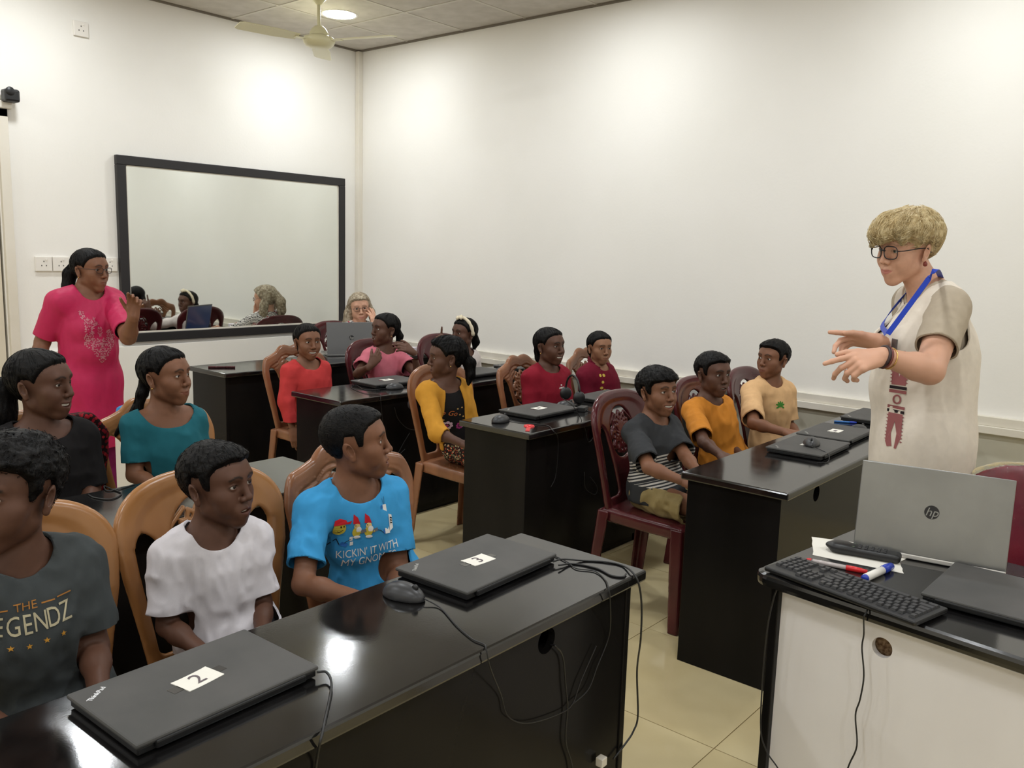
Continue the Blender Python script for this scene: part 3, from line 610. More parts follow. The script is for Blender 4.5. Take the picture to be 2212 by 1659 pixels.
def hand_prims(F, wrist, d, n, side, sc=1., curl=(.4, .4, .45, .5), thumb=(.5, .3), spread=.06, k=.006):
    # d: wrist -> knuckles, n: back of the hand; side +1: thumb lies towards cross(d, n)
    d = np.array(d, float)/np.linalg.norm(d); n = np.array(n, float); n = n-d*(n@d); n /= np.linalg.norm(n); t = np.cross(d, n)*side; W = np.array(wrist, float)
    F.cap(W-d*.02*sc, W+d*.03*sc+n*.0, .024*sc, .027*sc, .012, flat=(n, .68))
    for j, (o, ln) in enumerate(((.026, 0), (.009, 0), (-.009, 0), (-.025, 0))):
        F.cap(W+d*.02*sc+t*o*.6*sc, W+d*(.078-.004*abs(j-1))*sc+t*o*sc, .0125*sc, .0105*sc, .012)
    L = (.042, .047, .044, .034); Ls = ((.42, .33, .25),)*4
    for j, o in enumerate((.026, .009, -.009, -.025)):
        p = W+d*(.078-.004*abs(j-1))*sc+t*o*sc; a = 0.; c = curl[j]; dd0 = d+t*spread*(1.5-j)*.9
        for q, fr in enumerate((.95, .62, .50)):
            a += c*(.9, 1.15, .8)[q]; v = dd0/np.linalg.norm(dd0)*math.cos(a)-n*math.sin(a); e = p+v*L[j]*fr*sc
            F.cap(p, e, (.0094, .0086, .0078)[q]*sc, (.0086, .0078, .0066)[q]*sc, k if q == 0 else .003); p = e
    p = W+d*.022*sc+t*.018*sc; out, bend = thumb; a = 0.
    for q, ln in enumerate((.040, .032, .026)):
        v = d*math.cos(out)+t*math.sin(out); v = v*math.cos(a)-n*math.sin(a); e = p+v*ln*sc; F.cap(p, e, (.0135, .0105, .0092)[q]*sc, (.0105, .0092, .0074)[q]*sc, .008 if q == 0 else .003); p = e; a += bend; out -= .12
def unit(v): v = np.array(v, float); return v/np.linalg.norm(v)
EYE_MATS = {}
def eye_mesh(p, R, hc, hs, gaze, s):
    n = 20; V = []; F = []
    for i in range(n+1):
        th = math.pi*i/n
        for j in range(n):
            ph = 2*math.pi*j/n; V.append((math.sin(th)*math.cos(ph), math.cos(th), math.sin(th)*math.sin(ph)))
    V = np.array(V); F = np.array([(i*n+j, (i+1)*n+j, (i+1)*n+(j+1) % n, i*n+(j+1) % n) for i in range(n) for j in range(n)])
    ang = np.arccos(np.clip(V[:, 1], -1, 1)); g = unit((gaze[0], 1, gaze[1])); Fm = frame(g, (1, 0, 0)); # rows x, y, z(g)
    W = V[:, [0]]*Fm[0]-V[:, [2]]*Fm[1]+V[:, [1]]*Fm[2]
    Q = np.array((s*.0315, .0690, .0052))+W*.0132; me = npmesh('eye', hc+hs*(Q@R.T), F)
    ir = np.array(p.get('iris', (.022, .011, .007))); wh = np.array((.50, .46, .42))
    c = np.where(ang[:, None] < .25, (.004, .004, .004), np.where(ang[:, None] < .56, ir, wh))
    at_ = me.color_attributes.new('Col', 'FLOAT_COLOR', 'POINT'); at_.data.foreach_set('color', np.concatenate([c, np.ones((len(c), 1))], 1).astype(f32).ravel()); return me
def set_col(me, c):
    a = me.color_attributes.new('Col', 'FLOAT_COLOR', 'POINT'); a.data.foreach_set('color', np.concatenate([c, np.ones((len(c), 1))], 1).astype(f32).ravel())
M_SKIN = attr_col(newmat('skin', (1, 1, 1, 1), .52, .32)); M_SKIN.node_tree.nodes['Principled BSDF'].inputs['Subsurface Weight'].default_value = .06
M_SKIN.node_tree.nodes['Principled BSDF'].inputs['Subsurface Radius'].default_value = (.012, .005, .003); M_SKIN.node_tree.nodes['Principled BSDF'].inputs['Subsurface Scale'].default_value = .4
M_EYE = attr_col(newmat('eyeball', (1, 1, 1, 1), .12, .5)); M_TEETH = newmat('teeth', srgb(225, 218, 205), .25)
def hair_mat(name, c1, c2, rough=.42):
    m = newmat(name, c1, rough, .16); noise_col(m, c1, c2, 60, 4); noise_bump(m, 300, .5, .003, stretch=(1, .5, 1)); return m
M_HAIR = hair_mat('black_hair', srgb(7, 6, 6), srgb(16, 13, 12), .55); M_BLOND = hair_mat('blonde_hair', srgb(188, 164, 118), srgb(222, 204, 162), .5)
M_GREYH = hair_mat('grey_hair', srgb(138, 122, 100), srgb(190, 178, 156), .5)
def cloth_mat(name, col, rough=.85, spec=.2, bump=.25):
    m = newmat(name, col, rough, spec); d = tuple(c*.94 for c in col[:3])+(1,); noise_col(m, d, col, 40, 4); noise_bump(m, 900, bump, .001); return m
def limb(v): return np.array(v, float)
class Pose: pass
def make_pose(p):
    S = Pose(); S.hc = limb(p['hc']); S.hs = p.get('hs', .9); S.bs = p.get('bs', 1.)
    fd = p['face'] if 'face' in p else seen_dir(S.hc, p.get('look', 0)); S.R = head_matrix(fd, math.radians(p.get('pitch', 0)), math.radians(p.get('roll', 0)))
    t = math.radians(p.get('torso', 180)); S.td = np.array([-math.sin(t), math.cos(t), 0]); S.tr = np.array([S.td[1], -S.td[0], 0]); z = np.array([0, 0, 1.])
    S.N = S.hc+z*(-.146*S.hs)-S.td*.018+limb(p.get('nb', (0, 0, 0)))
    S.pv = limb(p['pv']) if 'pv' in p else np.array([S.N[0], S.N[1], .53])-S.td*p.get('slouch', -.02)*-1
    S.sit = p.get('sit', True); bs = S.bs; sw = p.get('sw', .255)*.5; sl = p.get('drop', .035)
    S.sh = {'R': S.N+S.tr*sw-z*sl*bs, 'L': S.N-S.tr*sw-z*sl*bs}
    S.el = {}; S.wr = {}; ua, fa = p.get('ua', .215)*bs, p.get('fa', .20)*bs
    for k, s in (('R', 1), ('L', -1)):
        a = p.get('arm'+k, {})
        S.el[k] = limb(a['el']) if 'el' in a else S.sh[k]+ua*unit(S.td*a.get('fwd', .16)+S.tr*s*a.get('out', .07)-z)
        S.wr[k] = limb(a['wr']) if 'wr' in a else S.el[k]+fa*unit(S.td*a.get('f2', .9)-S.tr*s*a.get('in2', .35)-z*a.get('dn2', .25))
    ln = p.get('leg', .36)*bs
    S.hip = {k: S.pv+S.tr*s*.068*bs-z*.02 for k, s in (('R', 1), ('L', -1))}
    if S.sit:
        S.kn = {k: S.hip[k]+S.td*ln+S.tr*s*.03+z*.0 for k, s in (('R', 1), ('L', -1))}
        S.an = {k: np.array([*(S.kn[k]+S.td*.03)[:2], .075]) for k in 'RL'}
    else:
        S.kn = {k: np.array([*(S.hip[k]+S.td*.02)[:2], S.hip[k][2]*.53]) for k in 'RL'}
        S.an = {k: np.array([*S.hip[k][:2], .075]) for k in 'RL'}
    return S
def torso_prims(F, S, inf=0., loose=0., belly=0., bust=0.):
    bs = S.bs; fl = (S.td, .74); C = S.pv*.36+S.N*.64; R = np.array([S.tr, S.td, [0, 0, 1]])
    F.ell(S.pv, ((.122*bs)+inf+loose, .098*bs+inf+loose, .105*bs+inf), .04, R=R)
    F.cap(S.pv, C, .108*bs+inf+loose, .112*bs+inf+loose*.5, .05, flat=fl)
    if belly: F.ell(S.pv*.62+S.N*.38+S.td*.035*bs, (.105*bs+inf, .085*bs+inf+belly, .12*bs), .05, R=R)
    F.ell(C, (.122*bs+inf, .088*bs+inf, .135*bs), .05, R=R)
    F.cap(S.sh['L']*.82+S.sh['R']*.18, S.sh['R']*.82+S.sh['L']*.18, .047*bs+inf, .047*bs+inf, .05)
    up = S.N+np.array([0, 0, .012])
    for k in 'LR': F.cap(up*.9+S.sh[k]*.1, S.sh[k], .036*bs+inf*.9, .040*bs+inf, .035)
    if bust:
        for s in (-1, 1): F.ell(C+S.td*(.065*bs)+S.tr*s*.055*bs+np.array([0, 0, -.015]), (.055*bs+inf, .045*bs+inf+bust, .055*bs+inf), .03, R=R)
def body_field(S, p, arms=True, legs=True):
    F = Fld(); bs = S.bs; ar = p.get('armr', 1.)*bs
    torso_prims(F, S, 0, 0, p.get('belly', 0)*.8, p.get('bust', 0)*.8)
    hb = S.hc+S.hs*(S.R@np.array([0, -.020, -.045])); nr = p.get('neck', .038 if p.get('child', 1) else .046)
    F.cap(S.N-np.array([0, 0, .03]), hb, nr*1.12, nr, .035)
    for k in 'RL':
        F.cap(S.sh[k], S.el[k], .041*ar, .033*ar, .03); F.cap(S.el[k], S.wr[k], .033*ar, .0215*ar, .012)
        F.ell(S.el[k]*.72+S.wr[k]*.28, (.032*ar,)*3, .02)
        if legs: F.cap(S.hip[k], S.kn[k], .070*bs, .050*bs, .03); F.cap(S.kn[k], S.an[k], .047*bs, .030*bs, .02); F.cap(S.an[k]-np.array([0, 0, .03]), S.an[k]+S.td*.13*bs-np.array([0, 0, .045]), .032, .026, .02)
    return F
def head_world(hf, S):
    R = S.R.astype(f32); hc = S.hc.astype(f32); hs = f32(S.hs)
    return lambda P: hf(((P-hc)@R)/hs)*hs
def garment(name, mat, root, base, f, lo, hi, h, cuts, inner=.006, colfn=None):
    V, F = nets(f, lo, hi, h); g = np.max([c(V.astype(f32)) for c in cuts], 0) if cuts else -np.ones(len(V))
    V, T = clip_tri(V, F, g); V, T = rim(V, T, inner)
    me = npmesh(name, V-base, T)
    if colfn is not None: set_col(me, colfn(V))
    o = mesh_obj(name, me, mat, root); return o, V, T
def fold(amp, sc, seed, ridge=False, st=(1, 1, 1)):
    st = np.array(st, f32)
    def fn(P):
        n = vnoise(P*st, sc, seed)
        if ridge: n = np.abs(n)*2-.7
        return n*amp
    return fn
def bbox(pts, m):
    P = np.array(pts); return P.min(0)-m, P.max(0)+m
def grad(f, V, e):
    K = np.array([(1, -1, -1), (-1, -1, 1), (-1, 1, -1), (1, 1, 1)], f32); d4 = [f(V+k*f32(e)) for k in K]
    G = sum(k[None]*d[:, None] for k, d in zip(K, d4)); return G/(np.linalg.norm(G, axis=1, keepdims=True)+1e-9), sum(d4)/4
def add_strands(V, F, hairf, S, spec, q, full):  # fine locks lying on the hair, combed away from the crown
    if not spec: return V, F
    n, ln, lift, r, wave = spec; n = int(n/(q**1.5)); hs, hc = S.hs, S.hc; rg = np.random.default_rng(int(abs(hc[0])*1e4) % 99991)
    ok = np.where(full(V.astype(f32)) > .001)[0]; P = V[rg.choice(ok, n)].astype(f32); rings = []; steps = 5
    jit = rg.normal(0, .25, (n, 3)); L = ln*hs*rg.uniform(.5, 1.1, n); lf = lift*rg.uniform(.1, 1, n); rad = r*max(1, q*.9)
    for s in range(steps+1):
        G, d = grad(hairf, P, .004); Q = ((P-hc)@S.R)/hs; P = P-(d-lf*(1-.3*s/steps))[:, None]*G*.9
        fl = Q-np.array((0, -.045, .11)); fl[:, 2] -= .03; fl = fl/np.linalg.norm(fl, axis=1, keepdims=True)+jit*(.3+wave)+wave*np.sin(s*2.+jit[:, :1]*9); fl = fl@S.R.T
        fl = fl-G*(fl*G).sum(1, keepdims=True); fl /= np.linalg.norm(fl, axis=1, keepdims=True)+1e-9; b = np.cross(G, fl); w_ = rad*(1-.85*s/steps)
        rings.append(np.stack([P+G*w_, P-G*w_*.5+b*w_, P-G*w_*.5-b*w_], 1)); P = (P+fl*(L/steps)[:, None]).astype(f32)
    R = np.stack(rings, 1).reshape(-1, 3); i0 = len(V)+np.arange(n)[:, None, None]*(steps+1)*3+np.arange(steps)[None, :, None]*3; k = np.arange(3)[None, None]; k2 = (k+1) % 3
    Fq = np.stack([i0+k, i0+k2, i0+3+k2, i0+3+k], -1).reshape(-1, 4)
    return np.concatenate([V, R]), np.concatenate([F, Fq])
SHIRTS = {}
def person(p):
    S = make_pose(p); z = np.array([0, 0, 1.]); base = np.array([S.pv[0], S.pv[1], 0.]); q = p.get('q', 1.)
    root = empty('person', base, 0, p['label'], 'person', p.get('group'))
    hf = head_field(p); hw = head_world(hf, S); B = body_field(S, p)
    full = lambda P: smin(hw(P), B(P), .012)
    hs, hc = S.hs, S.hc; axis = unit(hc-S.N); cutp = S.N+axis*(np.linalg.norm(hc-S.N)-.135*hs)*.5
    parts = []; cols = []
    # head and neck
    lo, hi = hc-np.array([.125, .125, .205])*hs, hc+np.array([.125, .125, .122])*hs
    V, F = nets(full, lo, hi, .0030*q); V, T = clip_tri(V, F, -((V-cutp)@axis)-.003)
    Q = ((V-hc)@S.R)/hs; lipc = p.get('lip') or tuple(np.array(p['skin'][:3])*np.array((.75, .50, .52))); c = head_colour(Q, p, p['skin'], lipc, p.get('brow', (.010, .008, .007)))
    if p.get('fade'): # close-cropped sides
        y, zz = Q[:, 1], Q[:, 2]; zf = np.interp(y, LINE_BOY[0], LINE_BOY[1]); m = np.clip((zz-zf+.004)/.045, 0, 1)*.78; c = c*(1-m[:, None])+np.array((.018, .014, .012))*m[:, None]
    parts.append((V, T)); cols.append(c)
    # body
    pts = [S.pv, S.N, *S.sh.values(), *S.el.values(), *S.wr.values(), *S.hip.values(), *S.kn.values(), *[a-z*.06+S.td*.13 for a in S.an.values()]]
    lo, hi = bbox(pts, .10*S.bs+.02); hi[2] = max(hi[2], cutp[2]+.05); V, F = nets(B, lo, hi, .0095*q if q < 1.5 else .012)
    g = ((V-cutp)@axis)-.003
    for k in 'RL':
        d = unit(S.wr[k]-S.el[k]); near = np.linalg.norm(V-S.wr[k], axis=1) < .045; g = np.where(near, np.maximum(g, (V-S.wr[k])@d-.004), g)
    V, T = clip_tri(V, F, g); parts.append((V, T)); cols.append(np.array(p['skin'][:3])*(1+vnoise(V.astype(f32), 25, 9)*.05)[:, None])
    # hands
    for k, s in (('R', 1), ('L', -1)):
        a = p.get('arm'+k, {}); d0 = unit(S.wr[k]-S.el[k]); d = unit(a.get('hd', d0)); n = a.get('hn', z*1.0+S.tr*s*.3); hsc = a.get('hsc', .84 if p.get('child', 1) else .98)
        Hf = Fld(); Hf.cap(S.el[k]*.3+S.wr[k]*.7, S.wr[k], .0245*S.bs*p.get('armr', 1), .0215*S.bs*p.get('armr', 1))
        hand_prims(Hf, S.wr[k], d, n, a.get('ts', -s), hsc, a.get('curl', (.35, .4, .45, .5)), a.get('thumb', (.6, .3)), a.get('spread', .05))
        tip = S.wr[k]+d*.09*hsc; lo, hi = bbox([S.wr[k]-d0*.02, tip], .10*hsc); V, F = nets(Hf, lo, hi, a.get('h', .0040*q))
        V, T = clip_tri(V, F, -((V-S.wr[k])@d0)-.008)
        if len(T): parts.append((V, T)); cols.append(np.array(p['skin'][:3])*(1.06+vnoise(V.astype(f32), 40, 9)*.06)[:, None])
    off = 0; VV = []; TT = []
    for V, T in parts: VV.append(V); TT.append(T+off); off += len(V)
    VV = np.concatenate(VV); me = npmesh('body', VV-base, np.concatenate(TT)); set_col(me, np.clip(np.concatenate(cols), 0, 1)); mesh_obj('body', me, M_SKIN, root)
    # eyes and teeth
    for s in (-1, 1):
        me = eye_mesh(p, S.R, hc-base, hs, p.get('gaze', (0, 0)), s); mesh_obj('eye', me, M_EYE, root)
    M = MOUTHS[p.get('mouth', 'closed')]
    if M['open']:
        mb = MB(); n = 10; w_ = M['w']*.84; kz = (M['cz']+.0655)/M['w']**2
        for i in range(n):
            x0, x1 = -w_+2*w_*i/n, -w_+2*w_*(i+1)/n; yy = lambda x: .0850-(x/w_)**2*.008
            zt = -.0655+.006; zb = -.0655-M['open']*.28; a0, a1 = kz*x0*x0, kz*x1*x1; pts = [(x0, yy(x0), zt+a0), (x1, yy(x1), zt+a1), (x1, yy(x1), zb+a1), (x0, yy(x0), zb+a0)]
            mb.add([*pts, *[(a, b-.005, c_) for a, b, c_ in pts]], [(0, 1, 2, 3), (3, 2, 6, 7), (1, 0, 4, 5), (5, 4, 7, 6)])
        mb.v = [tuple(hc-base+hs*(S.R@np.array(v))) for v in mb.v]; mb.build('teeth', M_TEETH, root)
    # hair
    if p.get('hair'):
        st = STY[p['hair']]; sk = Fld(); sk.ops = hf.ops[:3]; skw = head_world(sk, S); R = S.R.astype(f32)
        tails = Fld()
        for tl in p.get('tails', []):
            pl_ = [S.hc+hs*(S.R@np.array(v)) if not w_ else np.array(v) for v, w_ in [(a[0], a[2] if len(a) > 2 else 0) for a in tl]]; rr = [a[1] for a in tl]
            for a, b, ra, rb in zip(pl_[:-1], pl_[1:], rr[:-1], rr[1:]): tails.cap(a, b, ra, rb, .012)
        scl = np.array(st['sc'], f32); amp = st['amp']
        def hairf(P):
            Qc = ((P-hc.astype(f32))@R)/f32(hs); t = hair_thick(Qc, st); nz = vnoise(Qc*scl, 1., 5)+.5*vnoise(Qc*scl*2.3, 1., 6)
            if st.get('part'): t = t-.004*np.exp(-(Qc[:, 0]/.0035)**2)*(Qc[:, 2] > .055)*(Qc[:, 1] > -.02)
            d = skw(P)-t*hs-amp*nz*np.clip(t/.006, 0, 1)
            if tails.ops:
                d = smin(d, tails(P)+vnoise(P*np.array((150, 150, 40), f32), 1., 8)*.0028, .012)
            return d
        lo, hi = hc-np.array([.14, .14, .13])*hs, hc+np.array([.14, .14, .15])*hs
        for tl in p.get('tails', []):
            for a in tl:
                v = np.array(a[0]) if len(a) > 2 and a[2] else hc+hs*(S.R@np.array(a[0])); lo = np.minimum(lo, v-a[1]-.012); hi = np.maximum(hi, v+a[1]+.012)
        V, F = nets(hairf, lo, hi, p.get('hh', .0036*q), 2.2); V, F = cull(V, F, full(V.astype(f32)) > -.004)
        V, F = add_strands(V, F, hairf, S, st.get('strands'), q, full)
        me = npmesh('hair', V-base, F); mesh_obj('hair', me, {'blonde': M_BLOND, 'grey': M_GREYH}.get(p['hair'], M_HAIR), root)
    p['_S'] = S; p['_root'] = root; p['_base'] = base
    for gkey in p.get('wear', []): gkey(p, S, root, base)
    return root
# ---- garments
def neck_cut(S, rx=.066, ry=.066, rz=.055, fw=.012, up=.02):
    c = (S.N+S.td*fw+np.array([0, 0, up])).astype(f32); R = np.array([S.tr, S.td, [0, 0, 1]], f32); r = np.array((rx, ry, rz), f32)
    return lambda P: (1-np.sqrt(((((P-c)@R.T)/r)**2).sum(1)))*.05
def tee(mat, name='shirt', neck=None, sleeve=.62, hem=.50, inf=.014, loose=.016, sl_r=.022, seed=1, amp=.0045, open_front=None, colfn=None, hemn=None, h=.0075, hemt=None, flare=0, st=(1, 1, .45), column=0, armhole=None, slit=None):
    def mk(p, S, root, base):
        q = p.get('q', 1.); bs = S.bs; ar = p.get('armr', 1.)*bs
        To = Fld(); torso_prims(To, S, inf, loose, p.get('belly', 0), p.get('bust', 0))
        if not S.sit and hem < .7:     # long garment: follow the legs down
            a = S.pv; b = np.array([S.pv[0], S.pv[1], hem-.03]); To.cap(a, b, .125*bs+inf+loose, .135*bs+inf+loose+flare, .05, flat=(S.td, .78))
        elif S.sit and hem < .50:
            for k in 'RL': To.cap(S.hip[k], S.hip[k]*.75+S.kn[k]*.25, .075*bs+inf, .07*bs+inf, .05)
        if column: mid = S.pv*.45+S.N*.55; To.cap(mid, np.array([S.pv[0], S.pv[1], hem-.03]), column*.86, column, .07, flat=(S.td, .92))
        Sl = {}; cuts = []
        if armhole:
            Rm = np.array([S.tr, S.td, [0, 0, 1]], f32)
            for k, sg in (('R', 1), ('L', -1)):
                c = (S.sh[k]+S.tr*sg*.052+np.array([0, 0, -.025])).astype(f32); cuts.append(lambda P, c=c: (1-np.sqrt(((((P-c)@Rm.T)/np.array(armhole, f32))**2).sum(1)))*.05)
        if slit: cuts.append(slit(S))
        for k in (() if armhole else 'RL'):
            a, e, w_ = S.sh[k], S.el[k], S.wr[k]; L1 = np.linalg.norm(e-a); L2 = np.linalg.norm(w_-e); s_ = Fld(); tt = sleeve*1.0
            if tt <= 1: c = a+(e-a)*tt; d = unit(e-a); s_.cap(a, c+d*.03, .042*ar+inf*.8, .038*ar+sl_r*.8, .03)
            else: c = e+(w_-e)*(tt-1); d = unit(w_-e); s_.cap(a, e, .044*ar+inf*.8, .036*ar+sl_r*.8, .03); s_.cap(e, c+d*.03, .036*ar+sl_r*.8, .024*ar+sl_r, .02)
            Sl[k] = s_; cuts.append((lambda P, c=c.astype(f32), d=d.astype(f32), s_=s_: np.minimum((P-c)@d, To(P)+.014-s_(P))))
        def f(P):
            d = To(P)
            for k in Sl: d = smin(d, Sl[k](P), .022)
            return d+fold(amp*.7, 13, seed, st=st)(P)+fold(amp, 20, seed+7, True, (1, .8, st[2]*1.3))(P)+fold(amp*.45, 48, seed+9, True, (1, 1, st[2]))(P)
        if neck is not None: cuts.append(neck(S) if callable(neck) else neck_cut(S, *neck))
        cuts.append(lambda P: (hem if hemt is None else hemt(P, S))-P[:, 2])
        if open_front: cuts.append(open_front(S))
        lo, hi = bbox([S.pv, S.N, *S.sh.values(), *[S.sh[k]+(S.el[k]-S.sh[k])*min(1, sleeve) for k in 'RL'], *([S.wr['R'], S.wr['L']] if sleeve > 1 else [])], .16*bs+.02)
        lo[2] = min(lo[2], hem-.02); lo[2] = max(lo[2], hem-.02) if hemt is None else lo[2]
        o, V, T = garment(name, mat, root, base, f, lo, hi, h*q, cuts, colfn=colfn); p['_shirt'] = (V, T); p['_shirt_o'] = o
    return mk
def bottoms(mat, name='trousers', legs=1.0, inf=.012, seed=3, amp=.006, skirt=False, hem=None, h=.009):
    # legs: fraction of the leg that is covered (0..1 thigh, 1..2 shin)
    def mk(p, S, root, base):
        q = p.get('q', 1.); bs = S.bs; F = Fld(); R = np.array([S.tr, S.td, [0, 0, 1]])
        F.ell(S.pv-np.array([0, 0, .01]), (.124*bs+inf, .100*bs+inf, .100*bs+inf), .04, R=R); cuts = []; pts = [S.pv]
        for k in 'RL':
            a, b, c = S.hip[k], S.kn[k], S.an[k]
            if legs <= 1: e = a+(b-a)*legs; d = unit(b-a); F.cap(a, e+d*.03, .076*bs+inf, .060*bs+inf*1.6, .03); pts.append(e); far = (e, d)
            else: e = b+(c-b)*(legs-1); d = unit(c-b); F.cap(a, b, .076*bs+inf, .058*bs+inf, .03); F.cap(b, e+d*.03, .056*bs+inf, .040*bs+inf*1.8, .03); pts += [b, e]; far = (e, d)
            cuts.append(lambda P, e=e.astype(f32), d=d.astype(f32): np.minimum((P-e)@d, .15-np.linalg.norm(P-e, axis=1)))
        if S.sit: cuts.append(lambda P: P[:, 2]-(S.pv[2]+.030))
        if skirt:
            m1 = (S.hip['R']+S.hip['L'])/2; m2 = (S.kn['R']+S.kn['L'])/2; F.cap(m1, m2, .105*bs, .10*bs, .04, flat=((0, 0, 1), .62))
            if legs > 1: m3 = (S.an['R']+S.an['L'])/2; m3 = m2+(m3-m2)*(legs-1); F.cap(m2, m3, .10*bs, .115*bs, .04, flat=(S.td, .62))
        f = lambda P: F(P)+fold(amp, 14, seed)(P)+fold(amp, 26, seed+3, True)(P)
        lo, hi = bbox(pts, .16*bs+.02); lo[2] = max(lo[2], .02); garment(name, mat, root, base, f, lo, hi, h*q, cuts)
    return mk
def shoes(mat):
    def mk(p, S, root, base):
        for k in 'RL':
            F = Fld(); a = S.an[k]; b = np.array([a[0], a[1], 0.]); F.cap(b+np.array([0, 0, .035]), b+S.td*.13*S.bs+np.array([0, 0, .028]), .036, .030, .02); F.fun(lambda P: .004-P[:, 2], .004, 'i')
            lo, hi = bbox([b, b+S.td*.14], .07); lo[2] = 0; V, Fq = nets(F, lo-np.array([0, 0, .012]), hi, .008); mesh_obj('shoe', npmesh('shoe', V-base, Fq), mat, root)
    return mk
def attach(mb_or_fn, name, mat):       # extra built in canonical head coordinates
    def mk(p, S, root, base):
        mb = MB(); mb_or_fn(mb); mb.v = [tuple(S.hc-base+S.hs*(S.R@np.array(v))) for v in mb.v]; mb.build(name, mat, root)
    return mk
# ---------------------------------------------------------------- the people in the room
def SKN(r, g, b): return srgb(r, g, b)
SK1, SK2, SK3 = SKN(124, 84, 62), SKN(92, 62, 48), SKN(146, 104, 78)    # mid, deep, lighter brown
SKW = SKN(210, 162, 136)
def tail(*a): return list(a)
PONY = [((0, -.095, .005), .020), ((0, -.125, -.045), .021), ((0, -.115, -.10), .017), ((0, -.10, -.15), .008)]
M_GREYT = cloth_mat('charcoal_jersey', srgb(66, 70, 71)); M_WHITET = cloth_mat('white_jersey', srgb(222, 217, 222)); M_BLUET = cloth_mat('bright_blue_jersey', srgb(62, 152, 208))
M_TEALT = cloth_mat('teal_jersey', srgb(34, 100, 112)); M_REDT = cloth_mat('bright_red_cotton', srgb(192, 60, 60)); M_PINKT = cloth_mat('dusty_pink_cotton', srgb(196, 108, 122))
M_DRED = cloth_mat('dark_red_jersey', srgb(134, 24, 42)); M_MAROONT = cloth_mat('maroon_pique', srgb(108, 18, 40)); M_ORANGE = cloth_mat('orange_jersey', srgb(200, 128, 46)); M_BEIGE = cloth_mat('beige_jersey', srgb(218, 176, 128))
M_YELLOW = cloth_mat('mustard_yellow_knit', srgb(200, 142, 50)); M_WHITEC = cloth_mat('white_knit', srgb(220, 210, 205)); M_BLACKT = cloth_mat('black_cotton', srgb(24, 22, 23)); M_DARKP = cloth_mat('dark_trousers', srgb(34, 33, 35)); M_DENIM = cloth_mat('navy_denim', srgb(40, 46, 62))
M_KHAKI = cloth_mat('khaki_cotton', srgb(148, 130, 88)); M_PINKK = cloth_mat('hot_pink_silk', srgb(186, 34, 82), .55, .3); M_CREAMV = cloth_mat('cream_linen', srgb(226, 215, 200)); M_TAUPE = cloth_mat('taupe_jersey', srgb(182, 168, 148)); M_SHOE = newmat('dark_shoe', srgb(30, 28, 28), .5); noise_bump(M_SHOE, 90, .1, .001)
def spots(name, base, cols, scale, thr=.42):      # printed floral / dotted cloth
    m = newmat(name, base, .85, .2); N, L, b = nt(m); tc = N.new('ShaderNodeTexCoord'); vo = N.new('ShaderNodeTexVoronoi'); vo.inputs['Scale'].default_value = scale
    L.new(tc.outputs['Object'], vo.inputs['Vector']); r = N.new('ShaderNodeValToRGB'); r.color_ramp.interpolation = 'CONSTANT'; L.new(vo.outputs['Color'], r.inputs[0]); e = r.color_ramp.elements; e[0].color = cols[0]; e[1].color = cols[-1]; e[1].position = .8
    for i, c in enumerate(cols[1:-1]): q = e.new(.15+.6*(i+.5)/max(1, len(cols)-2)); q.color = c
    mt = N.new('ShaderNodeMath'); mt.operation = 'LESS_THAN'; mt.inputs[1].default_value = thr; L.new(vo.outputs['Distance'], mt.inputs[0])
    mx = N.new('ShaderNodeMix'); mx.data_type = 'RGBA'; mx.inputs[6].default_value = base; L.new(mt.outputs[0], mx.inputs[0]); L.new(r.outputs[0], mx.inputs[7]); L.new(mx.outputs[2], b.inputs['Base Color']); noise_bump(m, 500, .2, .001); return m
M_FLORAL = spots('floral_print', srgb(46, 30, 26), [srgb(176, 150, 110), srgb(196, 92, 64), srgb(120, 122, 92), srgb(214, 190, 150), srgb(150, 60, 50)], 92, .42)
M_REDNET = spots('red_black_print', srgb(34, 14, 16), [srgb(150, 22, 34), srgb(120, 20, 30), srgb(170, 40, 46)], 75, .45)
M_DOTDRESS = spots('dark_dotted_print', srgb(52, 16, 26), [srgb(200, 120, 130), srgb(214, 190, 180)], 70, .25)
M_PATBLOUSE = spots('black_white_red_print', srgb(220, 214, 208), [srgb(40, 34, 36), srgb(150, 28, 44), srgb(60, 56, 58), srgb(170, 60, 70)], 48, .43)
